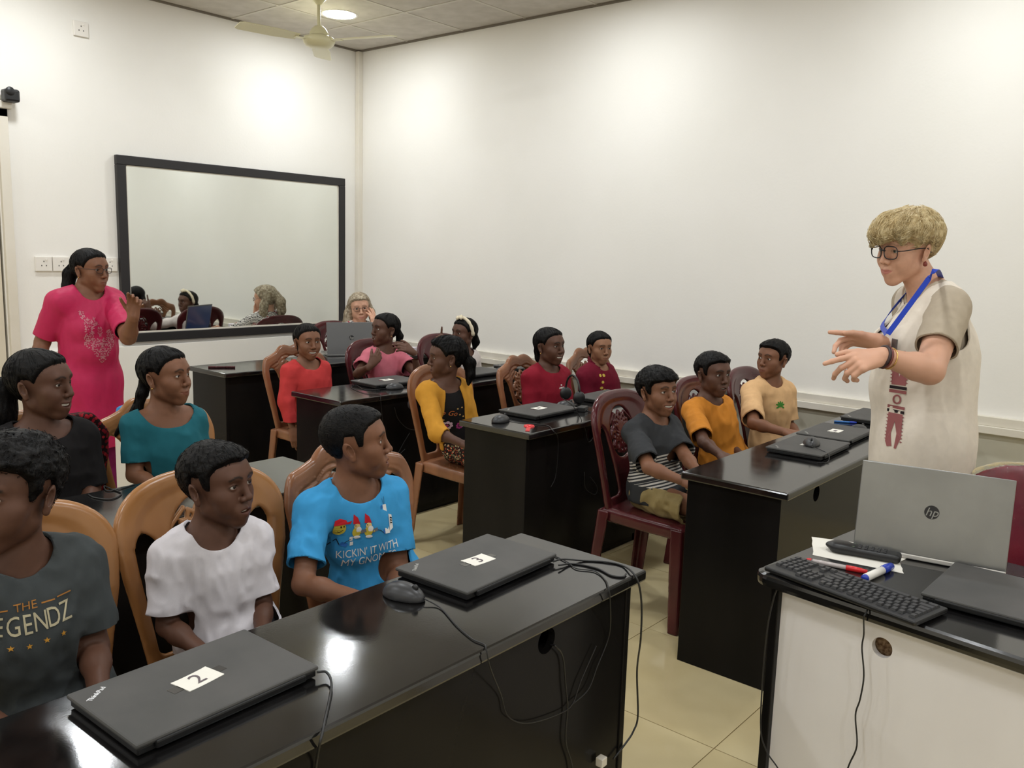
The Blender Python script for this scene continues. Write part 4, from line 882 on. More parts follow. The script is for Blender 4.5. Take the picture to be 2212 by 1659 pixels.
def zigzag(name):
    m = newmat(name, srgb(216, 210, 204), .85, .2); N, L, b = nt(m); tc = N.new('ShaderNodeTexCoord'); wv_ = N.new('ShaderNodeTexWave'); wv_.wave_profile = 'TRI'; wv_.bands_direction = 'Z'; wv_.inputs['Scale'].default_value = 26; wv_.inputs['Distortion'].default_value = 7; wv_.inputs['Detail Scale'].default_value = 2.2
    L.new(tc.outputs['Object'], wv_.inputs['Vector']); r = N.new('ShaderNodeValToRGB'); r.color_ramp.interpolation = 'CONSTANT'; r.color_ramp.elements[0].color = srgb(44, 38, 42); r.color_ramp.elements[1].color = srgb(214, 208, 202); r.color_ramp.elements[1].position = .42; L.new(wv_.outputs['Fac'], r.inputs[0])
    no = N.new('ShaderNodeTexNoise'); no.inputs['Scale'].default_value = 9; L.new(tc.outputs['Object'], no.inputs['Vector']); gt = N.new('ShaderNodeMath'); gt.operation = 'GREATER_THAN'; gt.inputs[1].default_value = .58; L.new(no.outputs['Fac'], gt.inputs[0]); ml = N.new('ShaderNodeMath'); ml.operation = 'MULTIPLY'; lt = N.new('ShaderNodeMath'); lt.operation = 'LESS_THAN'; lt.inputs[1].default_value = .55; L.new(wv_.outputs['Fac'], lt.inputs[0]); L.new(gt.outputs[0], ml.inputs[0]); L.new(lt.outputs[0], ml.inputs[1])
    mx = N.new('ShaderNodeMix'); mx.data_type = 'RGBA'; mx.inputs[7].default_value = srgb(146, 30, 46); L.new(ml.outputs[0], mx.inputs[0]); L.new(r.outputs[0], mx.inputs[6]); L.new(mx.outputs[2], b.inputs['Base Color']); noise_bump(m, 600, .2, .001); return m
M_PATBLOUSE = zigzag('black_white_red_zigzag')
M_STRIPE = newmat('striped_jersey', srgb(58, 58, 60), .85, .2); N, L, b = nt(M_STRIPE); tc = N.new('ShaderNodeTexCoord'); sx = N.new('ShaderNodeSeparateXYZ'); L.new(tc.outputs['Object'], sx.inputs[0])
def mth(op, a, v=None, L=L, N=N):
    n = N.new('ShaderNodeMath'); n.operation = op; L.new(a, n.inputs[0])
    if v is not None:
        if isinstance(v, (int, float)): n.inputs[1].default_value = v
        else: L.new(v, n.inputs[1])
    return n.outputs[0]
zz = mth('MULTIPLY', sx.outputs[2], 1.0); yy = mth('MULTIPLY', sx.outputs[1], .35); wv = mth('ADD', zz, yy); fr = mth('FRACT', mth('MULTIPLY', wv, 74.)); ln_ = mth('LESS_THAN', fr, .52); bt = mth('GREATER_THAN', sx.outputs[2], .545); tp = mth('LESS_THAN', wv, .660)
bk = mth('FRACT', mth('MULTIPLY', wv, 18.)); ln_ = mth('MULTIPLY', ln_, mth('GREATER_THAN', bk, .20)); msk = mth('MULTIPLY', mth('MULTIPLY', ln_, bt), tp); mx = N.new('ShaderNodeMix'); mx.data_type = 'RGBA'; mx.inputs[6].default_value = srgb(52, 53, 55); mx.inputs[7].default_value = srgb(198, 192, 184); L.new(msk, mx.inputs[0]); L.new(mx.outputs[2], b.inputs['Base Color']); noise_bump(M_STRIPE, 900, .25, .001)
TEE = (.066, .066, .058, .014, .020)
def earrings(p, S, root, base):
    for s in (-1, 1):
        mb = MB(); mb.lathe([(.0001, -.0035), (.003, -.0018), (.0035, 0), (.003, .0018), (.0001, .0035)], n=10); c = S.hc-base+S.hs*(S.R@np.array((s*.0835, .000, -.040))); mb.xf(Matrix.Translation(c)); mb.build('earring', M_GOLD, root)
M_GOLD = newmat('gold', srgb(226, 190, 120), .25, .5, 1.0); M_GLASSF = newmat('glasses_frame', srgb(22, 20, 26), .35); M_WIRE = newmat('thin_glasses_frame', srgb(96, 84, 74), .35, .5, .6)
M_LENS = newmat('lens_glass', (1, 1, 1, 1), .02, .5); M_LENS.node_tree.nodes['Principled BSDF'].inputs['Transmission Weight'].default_value = 1; M_LENS.node_tree.nodes['Principled BSDF'].inputs['IOR'].default_value = 1.04
def glasses(fmat, rr=.0019, rx=.0225, rz=.0190, y=.0995):
    def mk(p, S, root, base):
        mb = MB(); lens = []; n = 26
        for s in (-1, 1):
            ring = []; ln = MB(); lens.append(ln)
            for k in range(n+1):
                a = 2*math.pi*k/n; c_, s_ = math.cos(a), math.sin(a); q = (abs(c_)**3.2+abs(s_)**3.2)**(-1/3.2)
                x = s*.0330+rx*c_*q; ring.append((x, y-.05*(abs(x)-.01)**2*12-.004*(abs(x)/.05)**2, .003+rz*s_*q))
            mb.tube(ring, rr, 6); v = ring[:-1]; ln.add([(s*.033, y-.004, .003)]+v+[(s*.033, y-.0055, .003)]+[(a, b-.0012, c) for a, b, c in v], [(0, 1+k, 1+(k+1) % n) for k in range(n)]+[(n+1, n+2+(k+1) % n, n+2+k) for k in range(n)]+[(1+k, n+2+k, n+2+(k+1) % n, 1+(k+1) % n) for k in range(n)])
            mb.tube([(s*.0555, y-.008, .008), (s*.0735, y-.022, .009), (s*.0790, .02, .009), (s*.0800, -.012, .006), (s*.0785, -.030, -.012)], rr*.9, 6)
        mb.tube([(-.0115, y-.001, .008), (0, y+.003, .011), (.0115, y-.001, .008)], rr, 6)
        f = lambda m_: [tuple(S.hc-base+S.hs*(S.R@np.array(v))) for v in m_.v]
        mb.v = f(mb); g = mb.build('glasses', fmat, root)
        for ln in lens: ln.v = f(ln); o = ln.build('lens', M_LENS); o.parent = g
    return mk
def dress_under(mat, hem=.49, neck=(.082, .082, .075, .02, .02), name='dress_top', inf=.006): return tee(mat, name, neck=neck, sleeve=.25, hem=hem, inf=inf, loose=.006, sl_r=.008, seed=4, amp=.002)
def front_gap(wd, slant=0.):           # leaves a cardigan open down the front
    def mk(S):
        td = S.td.astype(f32); tr = S.tr.astype(f32); N0 = S.N.astype(f32)
        return lambda P: np.minimum(wd+slant*(N0[2]-P[:, 2])-np.abs((P-N0)@tr), (P-N0)@td-.01)
    return mk
KD = dict(bs=.80, sw=.225, drop=.048)
def kid(label, px, py, Y, pvx, pvy, **k):
    d = dict(KD); d.update(label=label, hc=at(px, py, 1, Y), pv=(pvx, pvy, .520), q=1.); d.update(k); return d
CAST = {}
CAST['grey'] = kid('boy in a charcoal T-shirt lettered THE LEGENDZ, cut off by the left edge', 26, 1064, 1.72, .655, 1.77, hs=.92, look=-42, pitch=2, skin=SK2, hair='curly', mouth='closed', bs=.84, sw=.24, nose=1.1, q=.9, wear=[tee(M_GREYT, neck=TEE, sleeve=.76, hem=.50, seed=11, amp=.006), bottoms(M_DARKP, legs=1.9), shoes(M_SHOE)])
CAST['white'] = kid('boy in a plain white T-shirt sitting at the nearest desk', 470, 1046, 1.80, 1.105, 1.82, hs=.88, look=50, pitch=3, skin=SK2, hair='boy', mouth='part', nose=1.05, q=.85, gaze=(-.05, .12), torso=168, bs=.74, sw=.205, nb=(-.012, .004, 0), wear=[tee(M_WHITET, neck=TEE, sleeve=.80, hem=.50, seed=21, sl_r=.022, loose=.016, amp=.006), bottoms(M_DARKP, legs=1.9), shoes(M_SHOE)])
CAST['blue'] = kid('boy in a bright blue T-shirt with a cartoon gnome print', 768, 957, 1.80, 1.585, 1.82, hs=.90, look=84, pitch=6, skin=SK1, hair='fade', fade=1, mouth='part', q=.85, bs=.84, sw=.235, torso=168, gaze=(-.12, .1),
    armR=dict(el=atd(655, 1262, 2.20), wr=atd(800, 1300, 2.12)), armL=dict(el=atd(862, 1235, 2.42), wr=atd(850, 1310, 2.22)), wear=[tee(M_BLUET, neck=(.074, .074, .064, .016, .016), sleeve=.74, hem=.50, seed=31, sl_r=.024, loose=.016, amp=.0055), bottoms(M_DENIM, legs=1.9), shoes(M_SHOE)])
CAST['black'] = kid('smiling girl in black with a low bushy ponytail, at the left edge', 88, 830, 2.88, 1.10, 2.87, hs=.97, look=58, skin=SK2, hair='girl', mouth='smile', bs=.84, sw=.24, tails=[[((0, -.09, -.01), .028), ((0, -.135, -.03), .045), ((.01, -.14, -.10), .05), ((.015, -.12, -.17), .03)]], q=1.05, torso=172, wear=[tee(M_BLACKT, neck=(.088, .080, .078, .022, .02), sleeve=.95, hem=.50, seed=41), bottoms(M_BLACKT, legs=1.9), shoes(M_SHOE)])
CAST['teal'] = kid('girl in a teal scoop-neck top with a long side ponytail', 357, 812, 2.88, 1.565, 2.87, hs=.90, look=54, pitch=2, skin=SK1, hair='girl', mouth='smirk', gaze=(-.25, .02), tails=[[((.0, -.09, -.02), .022), ((.012, -.100, -.07), .019), ((.03, -.115, -.13), .016), ((.055, -.160, -.19), .013), ((.07, -.19, -.23), .007)]], torso=176, wear=[tee(M_TEALT, neck=(.098, .086, .080, .022, .016), sleeve=.74, hem=.50, inf=.010, loose=.010, sl_r=.012, seed=51, amp=.0035), bottoms(M_DARKP, legs=1.9), shoes(M_SHOE), earrings])
CAST['red'] = kid('smiling girl in a long-sleeved bright red top', 664, 738, 4.05, 3.05, 4.05, hs=.89, look=24, pitch=0, skin=SK1, hair='girl', mouth='grin', q=1.35, gaze=(-.25, .05), tails=[[((0, -.09, .02), .026), ((0, -.12, -.02), .024), ((0, -.11, -.08), .014)]], armR=dict(fwd=.1, out=.22, f2=.35, in2=.05, dn2=1.), wear=[tee(M_REDT, neck=(.078, .074, .074, .018, .016), sleeve=1.92, hem=.50, seed=61, sl_r=.017), bottoms(M_DARKP, legs=1.9), shoes(M_SHOE)])
CAST['pink'] = kid('girl in a dusty pink blouse, one hand raised to her shoulder', 832, 712, 4.05, 3.62, 4.06, hs=.89, look=-58, pitch=3, skin=SK2, hair='girl', mouth='part', q=1.35, gaze=(.2, .1), tails=[PONY], armL=dict(el=atd(905, 812, 5.30), wr=atd(893, 762, 5.18), hd=(-.75, .2, .45), hn=(.3, -.9, .3)), armR=dict(el=atd(772, 808, 5.20), wr=atd(800, 790, 5.08), hd=(.6, -.1, .6), hn=(-.2, -.9, .2)), wear=[tee(M_PINKT, neck=(.076, .070, .062, .014, .018), sleeve=.60, hem=.50, seed=71, sl_r=.040), bottoms(M_DARKP, legs=1.9), shoes(M_SHOE), earrings])
CAST['headband'] = kid('girl with a fluffy cream headband and white cardigan', 1003, 720, 4.02, 4.27, 4.05, hs=.91, look=-50, pitch=0, skin=SK2, hair='girl', mouth='closed', q=1.4, tails=[[((0, -.09, -.02), .028), ((0, -.115, -.07), .026), ((0, -.10, -.12), .012)]], armR=dict(el=atd(962, 800, 5.62), wr=atd(948, 752, 5.55), hd=(-.1, 0, 1.), hn=(.3, .9, 0), curl=(.05, .9, 1., 1.)), wear=[dress_under(M_DOTDRESS), tee(M_WHITEC, 'cardigan', neck=(.086, .074, .064, .014, .016), sleeve=1.55, hem=.49, seed=81, sl_r=.018, open_front=front_gap(.035, .05)), bottoms(M_DOTDRESS, 'skirt', legs=1.3, skirt=True), shoes(M_SHOE)])
CAST['yellow'] = kid('girl in a mustard yellow cardigan and floral skirt, turned to the left', 965, 772, 2.92, 3.10, 2.90, hs=.89, look=-76, pitch=-3, leg=.27, skin=SK2, hair='girl_loose', mouth='closed', q=1.15, tails=[[((0, -.09, .0), .026), ((-.01, -.125, -.04), .030), ((-.02, -.125, -.10), .022), ((-.03, -.11, -.15), .008)]], torso=176, armR=dict(el=atd(945, 935, 4.02), wr=atd(1003, 960, 3.96), hd=(.4, -.8, -.2)), wear=[dress_under(M_BLACKT, hem=.50), tee(M_YELLOW, 'cardigan', neck=(.088, .072, .066, .014, .016), sleeve=1.30, hem=.50, seed=91, sl_r=.016, open_front=front_gap(.040, .10)), bottoms(M_FLORAL, 'skirt', legs=1.62, skirt=True, amp=.008), shoes(M_SHOE), earrings])
CAST['dred'] = kid('smiling girl in a dark red T-shirt with a small white logo', 1187, 748, 2.90, 3.77, 2.90, hs=.90, look=50, pitch=2, skin=SK2, hair='girl', mouth='smile', q=1.25, bs=.86, sw=.24, tails=[[((0, -.085, -.03), .030), ((0, -.09, -.08), .018), ((0, -.07, -.12), .008)]], torso=172, wear=[tee(M_DRED, neck=(.070, .070, .060, .016, .018), sleeve=.82, hem=.50, seed=101, sl_r=.022), bottoms(M_DARKP, legs=1.9), shoes(M_SHOE), earrings])
CAST['maroon'] = kid('girl in a maroon polo shirt with her hair pulled back', 1295, 751, 2.93, 4.39, 2.90, hs=.85, look=32, pitch=-2, skin=SK3, hair='girl', mouth='closed', q=1.3, bindi=1, bs=.84, tails=[[((0, -.09, .0), .026), ((0, -.11, -.04), .02), ((0, -.10, -.08), .010)]], wear=[tee(M_MAROONT, neck=(.060, .066, .070, .022, .012), sleeve=1.25, hem=.50, seed=111, sl_r=.020), bottoms(M_DARKP, legs=1.9), shoes(M_SHOE)])
CAST['stripe'] = kid('boy in a charcoal T-shirt with a striped lower half and khaki shorts', 1420, 846, 1.80, 3.115, 1.80, hs=.87, look=42, pitch=4, skin=SK1, hair='fringe', mouth='smile', q=1.1, gaze=(-.2, .1), torso=172, armR=dict(el=atd(1402, 1010, 3.30), wr=atd(1482, 1042, 3.22)), armL=dict(el=atd(1480, 985, 3.50), wr=atd(1515, 1030, 3.34)), wear=[tee(M_STRIPE, neck=TEE, sleeve=.86, hem=.468, seed=121, sl_r=.026), bottoms(M_KHAKI, 'shorts', legs=.84, inf=.014, amp=.009), shoes(M_SHOE)])
CAST['orange'] = kid('boy in a plain orange T-shirt', 1540, 808, 1.84, 3.77, 1.81, hs=.89, look=42, pitch=0, skin=SK2, hair='boy', mouth='part', q=1.15, gaze=(-.2, -.05), torso=172, armR=dict(el=atd(1520, 955, 3.72), wr=atd(1560, 985, 3.55)), wear=[tee(M_ORANGE, neck=TEE, sleeve=.85, hem=.50, seed=131, sl_r=.022, loose=.016, amp=.006), bottoms(M_DARKP, legs=1.9), shoes(M_SHOE)])
CAST['beige'] = kid('boy in a beige T-shirt with a small green leaf print', 1670, 776, 1.80, 4.32, 1.80, hs=.87, look=-38, pitch=2, skin=SK1, hair='boy', mouth='closed', q=1.2, bs=.86, sw=.245, gaze=(.3, 0), torso=160, armR=dict(el=atd(1628, 915, 4.10), wr=atd(1700, 935, 3.95)), wear=[tee(M_BEIGE, neck=TEE, sleeve=.86, hem=.50, seed=141, sl_r=.028, loose=.024), bottoms(M_DARKP, legs=1.9), shoes(M_SHOE)])
CAST['gw'] = kid('grey-haired woman in glasses and patterned blouse resting her cheek on her hand', 777, 664, 5.20, 4.30, 5.26, hs=.97, look=6, pitch=-6, roll=-6, skin=SKW, lip=SKN(178, 110, 100), brow=SKN(120, 100, 84), browk=.4, hair='grey', mouth='closed', child=0, q=1.45, bs=1.02, sw=.27, iris=(.05, .06, .05), tails=[[((.06, -.03, .03), .030), ((.092, -.015, -.05), .034), ((.108, .0, -.12), .036), ((.105, .01, -.18), .020)], [((-.06, -.04, .03), .030), ((-.088, -.025, -.05), .028), ((-.095, -.02, -.11), .022)], [((0, -.10, .03), .030), ((0, -.135, -.04), .040), ((0, -.13, -.12), .036), ((0, -.11, -.18), .016)]],
    armL=dict(el=atd(826, 765, 6.36), wr=atd(809, 709, 6.58), hd=tuple(C_U-C_R*.12+C_F*.05), hn=tuple(C_R*.9-C_F*.45), curl=(.15, .2, .3, .35), thumb=(.7, .1)), armR=dict(el=atd(720, 768, 6.35), wr=(4.02, 4.94, .765), hd=(.25, -1, -.1), hn=(0, 0, 1)), wear=[tee(M_PATBLOUSE, 'blouse', neck=(.074, .074, .070, .018, .018), sleeve=1.30, hem=.50, seed=151, sl_r=.020), bottoms(M_DARKP, legs=1.9), shoes(M_SHOE), glasses(M_WIRE, .0013, .0215, .0160)])
tp_ = atd(195, 583, 4.47)
CAST['pinkw'] = dict(label='woman in a hot pink embroidered kurta and glasses, standing with one hand raised', hc=tp_, hs=.95, look=46, pitch=-2, skin=SK1, hair='girl', mouth='closed', child=0, q=1.25, sit=False, bs=1.06, sw=.30, nb=(-.015, 0, .022), pv=(tp_[0]-.025, tp_[1]+.02, .74), torso=math.degrees(math.atan2(-seen_dir(tp_, 30)[0], seen_dir(tp_, 30)[1])), belly=.02, bust=.015, armr=1.1, drop=.045,
    tails=[[((0, -.09, .02), .032), ((.015, -.125, -.03), .034), ((.03, -.125, -.10), .030), ((.04, -.11, -.16), .014)]],
    armR=dict(el=atd(92, 738, 4.42), wr=atd(70, 820, 4.32)), armL=dict(el=atd(277, 728, 4.22), wr=atd(288, 684, 4.10), hd=(.05, -.1, 1.), hn=(.35, .85, -.2), curl=(.45, .65, .8, .9), spread=.12, thumb=(.7, .3), hsc=.88),
    wear=[tee(M_PINKK, 'kurta', neck=(.080, .076, .078, .018, .014), sleeve=.86, hem=.40, seed=161, sl_r=.012, amp=.004, flare=.02, st=(1, 1, .2)), bottoms(cloth_mat('purple_leggings', srgb(120, 28, 84)), 'leggings', legs=1.95, inf=.006), shoes(M_SHOE), glasses(M_GLASSF, .0014, .021, .0150), earrings])
tc_ = atd(1958, 537, 2.74)
sdt = seen_dir(tc_, -68)
CAST['teacher'] = dict(label='blonde woman in glasses and a cream sleeveless long vest, standing and gesturing', hc=tc_, hs=.93, look=-46, pitch=-10, roll=4, skin=SKW, lip=SKN(178, 104, 96), brow=SKN(110, 84, 60), browk=.5, hair='blonde', mouth='smirk', child=0, q=1.0, tails=[[((-.02, .075, .088), .024), ((-.012, .104, .062), .017), ((-.004, .112, .036), .006)], [((.025, .072, .088), .024), ((.040, .098, .058), .016), ((.048, .102, .022), .005)], [((-.045, .055, .085), .022), ((-.058, .078, .058), .014), ((-.060, .080, .034), .005)], [((.0, .08, .09), .02), ((.018, .108, .06), .014), ((.024, .114, .026), .005)]], sit=False, bs=1.0, sw=.275, nb=tuple(np.array(atd(2008, 640, 2.74))-np.array(atd(1958, 640, 2.74))+np.array((0, 0, .002))), pv=tuple(atd(1996, 958, 2.72)), torso=math.degrees(math.atan2(-sdt[0], sdt[1])), belly=.03, bust=.035, armr=1.24, drop=.045, iris=(.08, .10, .10),
    armL=dict(el=atd(2008, 800, 2.50), wr=atd(1906, 770, 2.46), hd=tuple(-C_R*1.0-C_U*.25-C_F*.05), hn=tuple(-C_F*.75+C_U*.55), curl=(.08, .55, .75, .85), thumb=(.45, .12), h=.003), armR=dict(el=atd(1965, 800, 2.84), wr=atd(1893, 738, 2.66), hd=tuple(-C_R+C_U*.12), hn=tuple(C_F*.4+C_U*.8), curl=(.04, .45, .7, .85), thumb=(.35, .1), h=.003),
    wear=[tee(M_TAUPE, 'undershirt', neck=(.076, .072, .075, .02, .015), sleeve=.64, hem=.80, seed=171, inf=.010, loose=.006, sl_r=.016, amp=.003), tee(M_CREAMV, 'long_vest', neck=(.094, .085, .080, .022, .016), sleeve=.06, hem=.34, seed=181, inf=.015, loose=.006, amp=.0045, st=(1, 1, .12), open_front=front_gap(.012, .02), column=.172, armhole=(.062, .068, .105), slit=lambda S: (lambda P: np.minimum((P-S.pv.astype(f32))@(-S.tr.astype(f32))-.03, (.80-P[:, 2])*.20-np.abs((P-S.pv.astype(f32))@S.td.astype(f32)+.05)))), bottoms(cloth_mat('cream_trousers', srgb(206, 192, 172)), legs=1.95, inf=.012), shoes(M_SHOE), glasses(M_GLASSF, .0019, .0262, .0215, .102)])
for c_ in CAST.values(): person(c_)
# ---------------------------------------------------------------- lettering and flat print
def text_mesh(s, size, shear=0., space=1.):
    cu = bpy.data.curves.new('t', 'FONT'); cu.body = s; cu.size = size; cu.align_x = 'CENTER'; cu.align_y = 'CENTER'; cu.shear = shear; cu.space_character = space; cu.resolution_u = 3
    o = bpy.data.objects.new('t', cu); COL.objects.link(o); dg = bpy.context.evaluated_depsgraph_get(); me = bpy.data.meshes.new_from_object(o.evaluated_get(dg)); bpy.data.objects.remove(o); bpy.data.curves.remove(cu)
    V = np.array([v.co[:] for v in me.vertices]); F = [tuple(p.vertices) for p in me.polygons]; bpy.data.meshes.remove(me); return V, F
def thick_text(s, size, th=.0005, **k):            # little plate letters lying in the xy plane
    V, F = text_mesh(s, size, **k); mb = MB(); n = len(V); mb.add(np.concatenate([V+[0, 0, th], V]), [tuple(f) for f in F]+[tuple(i+n for i in f[::-1]) for f in F]); return mb
class Print:                           # coloured flat shapes, wrapped on a garment
    def __init__(s): s.v = []; s.f = []; s.c = []
    def poly(s, pts, col, layer=0):
        b = len(s.v); s.v += [(x, y, layer) for x, y in pts]; s.c += [col]*len(pts); from mathutils.geometry import tessellate_polygon
        s.f += [tuple(b+i for i in t) for t in tessellate_polygon([[Vector((x, y, 0)) for x, y in pts]])]
    def ell(s, cx, cy, rx, ry, col, layer=0, n=18, rot=0): c_, s_ = math.cos(rot), math.sin(rot); s.poly([(cx+rx*math.cos(a)*c_-ry*math.sin(a)*s_, cy+rx*math.cos(a)*s_+ry*math.sin(a)*c_) for a in [2*math.pi*k/n for k in range(n)]], col, layer)
    def line(s, pts, w_, col, layer=0):
        for (x0, y0), (x1, y1) in zip(pts[:-1], pts[1:]):
            dx, dy = x1-x0, y1-y0; l = math.hypot(dx, dy)+1e-9; nx, ny = -dy/l*w_/2, dx/l*w_/2; ex, ey = dx/l*w_*.3, dy/l*w_*.3
            s.poly([(x0+nx-ex, y0+ny-ey), (x0-nx-ex, y0-ny-ey), (x1-nx+ex, y1-ny+ey), (x1+nx+ex, y1+ny+ey)], col, layer)
    def text(s, st, cx, cy, size, col, rot=0, layer=1, sx=1., **k):
        V, F = text_mesh(st, size, **k); c_, s_ = math.cos(rot), math.sin(rot); b = len(s.v)
        s.v += [(cx+x*sx*c_-y*s_, cy+x*sx*s_+y*c_, layer) for x, y, _ in V]; s.c += [col]*len(V); s.f += [tuple(b+i for i in f) for f in F]
    def wrap(s, key, name, origin, right, up, mat=None, lead=.085):   # right, up: unit vectors of the print plane; cast along -(right x up)
        p = CAST[key]
        if '_shirt' not in p: return
        V, T = p['_shirt']; bvh = BVHTree.FromPolygons([tuple(v) for v in V], [tuple(t) for t in T]); right = unit(right); up = np.array(up, float); up = unit(up-right*(up@right)); out = np.cross(right, up); O = np.array(origin, float)
        if out@(CAM-O) < 0 and False: out = -out
        vs = []; bad = []
        for x, y, l in s.v:
            st = O+right*x+up*y+out*lead; bad.append(False); h = bvh.ray_cast(Vector(st), Vector(-out), .4)
            q = np.array(h[0]) if h[0] is not None else st-out*lead; n_ = np.array(h[1]) if h[0] is not None else out
            if n_@out < 0: n_ = -n_
            if h[0] is None or h[3] > lead+.09 or h[3] < .012: bad[-1] = True
            vs.append(q+n_*(.0010+.0007*l))
        me = pyd(name, np.array(vs)-p['_base'], [f for f in s.f if not any(bad[i] for i in f)]); c = np.array([q[:3] for q in s.c]); set_col(me, c); o = mesh_obj(name, me, mat or M_PRINT); o.parent = p['_shirt_o']; return o
M_PRINT = attr_col(newmat('shirt_print', (1, 1, 1, 1), .7, .2))
def pt(key, px, py, t=None):           # point on the garment seen at this pixel
    p = CAST[key]; V, T = p['_shirt']; bvh = BVHTree.FromPolygons([tuple(v) for v in V], [tuple(q) for q in T]); d = unit(atd(px, py, 1.)-CAM); h = bvh.ray_cast(Vector(CAM), Vector(d), 20); return np.array(h[0]) if h[0] is not None else atd(px, py, t or 2.5)
def has(k): return '_shirt' in CAST[k]
Wt, Bk, Yl, Rd, Bl = srgb(232, 230, 226), srgb(30, 28, 34), srgb(214, 192, 70), srgb(190, 34, 44), srgb(46, 104, 176)
if has('blue'):                        # cartoon gnomes plugged into a games console
    g = Print(); S = CAST['blue']['_S']
    g.ell(-.066, .036, .0165, .0185, Yl, 1); g.poly([(-.084, .046), (-.080, .060), (-.066, .065), (-.050, .060), (-.047, .054), (-.036, .058), (-.040, .050), (-.060, .047)], Rd, 2)
    g.line([(-.072, .030), (-.064, .026), (-.056, .032)], .0018, Bk, 3); g.ell(-.062, .042, .0016, .0026, Bk, 3); g.ell(-.055, .043, .0016, .0026, Bk, 3)
    for dx in (-.022, .008):
        g.ell(dx, .024, .0110, .0150, Yl, 1); g.poly([(dx-.011, .048), (dx-.009, .074), (dx+.002, .064), (dx+.008, .047)], Rd, 2); g.ell(dx, .041, .0080, .0075, srgb(226, 196, 130), 2); g.ell(dx+.005, .031, .0070, .0085, Wt, 3); g.ell(dx+.002, .009, .009, .0045, Wt, 2)
        g.line([(dx+.002, .022), (dx+.014, .024)], .004, Yl, 3); g.poly([(dx+.012, .019), (dx+.024, .024), (dx+.022, .033), (dx+.011, .028)], srgb(110, 112, 118), 4); g.ell(dx-.004, .043, .0012, .0018, Bk, 4)
    g.line([(.030, .026), (.042, .022), (.050, .014)], .0014, Bk, 1); g.poly([(.050, .010), (.046, .086), (.052, .088), (.056, .012)], Bl, 1); g.poly([(.056, .010), (.053, .088), (.064, .088), (.070, .010)], Wt, 2); g.poly([(.070, .014), (.068, .062), (.078, .058), (.081, .022)], Wt, 2)
    for k in range(3): g.poly([(.071, .036+k*.007), (.071, .040+k*.007), (.078, .038+k*.006), (.078, .035+k*.006)], Bk, 3)
    g.line([(.057, .089), (.054, .104)], .001, Bk, 2); g.line([(.059, .089), (.061, .108)], .001, Bk, 2)
    g.line([(-.078, -.018), (-.066, .004), (-.060, -.012)], .0016, Bk, 1); g.poly([(-.060, -.014), (-.046, -.020), (-.040, -.010), (-.054, -.004)], Bl, 1); g.poly([(-.038, -.002), (-.038, .010), (-.030, .011), (-.030, -.001)], Wt, 1); g.poly([(-.036, -.016), (-.036, -.005), (-.028, -.004), (-.028, -.015)], Wt, 1); g.line([(-.048, -.006), (-.034, .004)], .0014, Bk, 2)
    g2 = Print(); g2.text("KICKIN' IT WITH", .014, -.034, .0320, Wt, .14, shear=.08, sx=.66); g3 = Print(); g3.text('MY GNOMIES', .018, -.061, .0320, Wt, .14, shear=.08, sx=.72)
    o_ = pt('blue', 788, 1165, 2.3); r_ = unit(S.tr*-1.0); g.wrap('blue', 'gnome_print', o_, -S.tr, (0, 0, 1)); g2.wrap('blue', 'lettering_print', o_, -S.tr, (0, 0, 1)); g3.wrap('blue', 'lettering_print', o_, -S.tr, (0, 0, 1))
if has('grey'):
    g = Print(); S = CAST['grey']['_S']; Cr, Am = srgb(190, 180, 150), srgb(176, 120, 60)
    g.text('THE', .0, .036, .022, Am); g.line([(-.072, .036), (-.030, .036)], .0028, Am); g.line([(.028, .036), (.050, .037)], .0028, Am); g.line([(.056, .040), (.082, .043)], .0028, Am)
    for i, ch_ in enumerate('LEGENDZ'): g.text(ch_, (i-3)*.0225, .0+.0015*abs(i-3)**1.5, .054, Cr, (i-3)*.03, sx=.62)
    for k in range(-2, 3):
        cx, cy = k*.030, -.040+.004*abs(k); g.poly([(cx+.006*(1 if j % 2 == 0 else .42)*math.sin(j*math.pi/5), cy+.006*(1 if j % 2 == 0 else .42)*math.cos(j*math.pi/5)) for j in range(10)], srgb(206, 150, 60))
    g.wrap('grey', 'lettering_print', pt('grey', 60, 1352, 1.6), -S.tr, (0, 0, 1))
if has('beige'):
    g = Print(); S = CAST['beige']['_S']; Gr = srgb(66, 130, 50)
    for a in (-70, -35, 0, 35, 70, 120, -120): r_ = math.radians(a); g.ell(.013*math.sin(r_), .008+.013*math.cos(r_), .0045, .012, Gr, 1, 10, -r_)
    g.line([(0, .008), (-.002, -.024)], .002, Gr); g.wrap('beige', 'leaf_print', pt('beige', 1686, 880, 4.2), -S.tr, (0, 0, 1))
if has('dred'):
    g = Print(); S = CAST['dred']['_S']; g.line([(-.018, -.004), (-.012, .005), (-.010, -.004), (-.002, .005), (0, -.004), (.008, .006), (.010, -.003), (.018, .007)], .003, Wt); g.ell(.0, .016, .005, .004, Wt); g.wrap('dred', 'logo_print', pt('dred', 1213, 838, 4.7), -S.tr, (0, 0, 1))
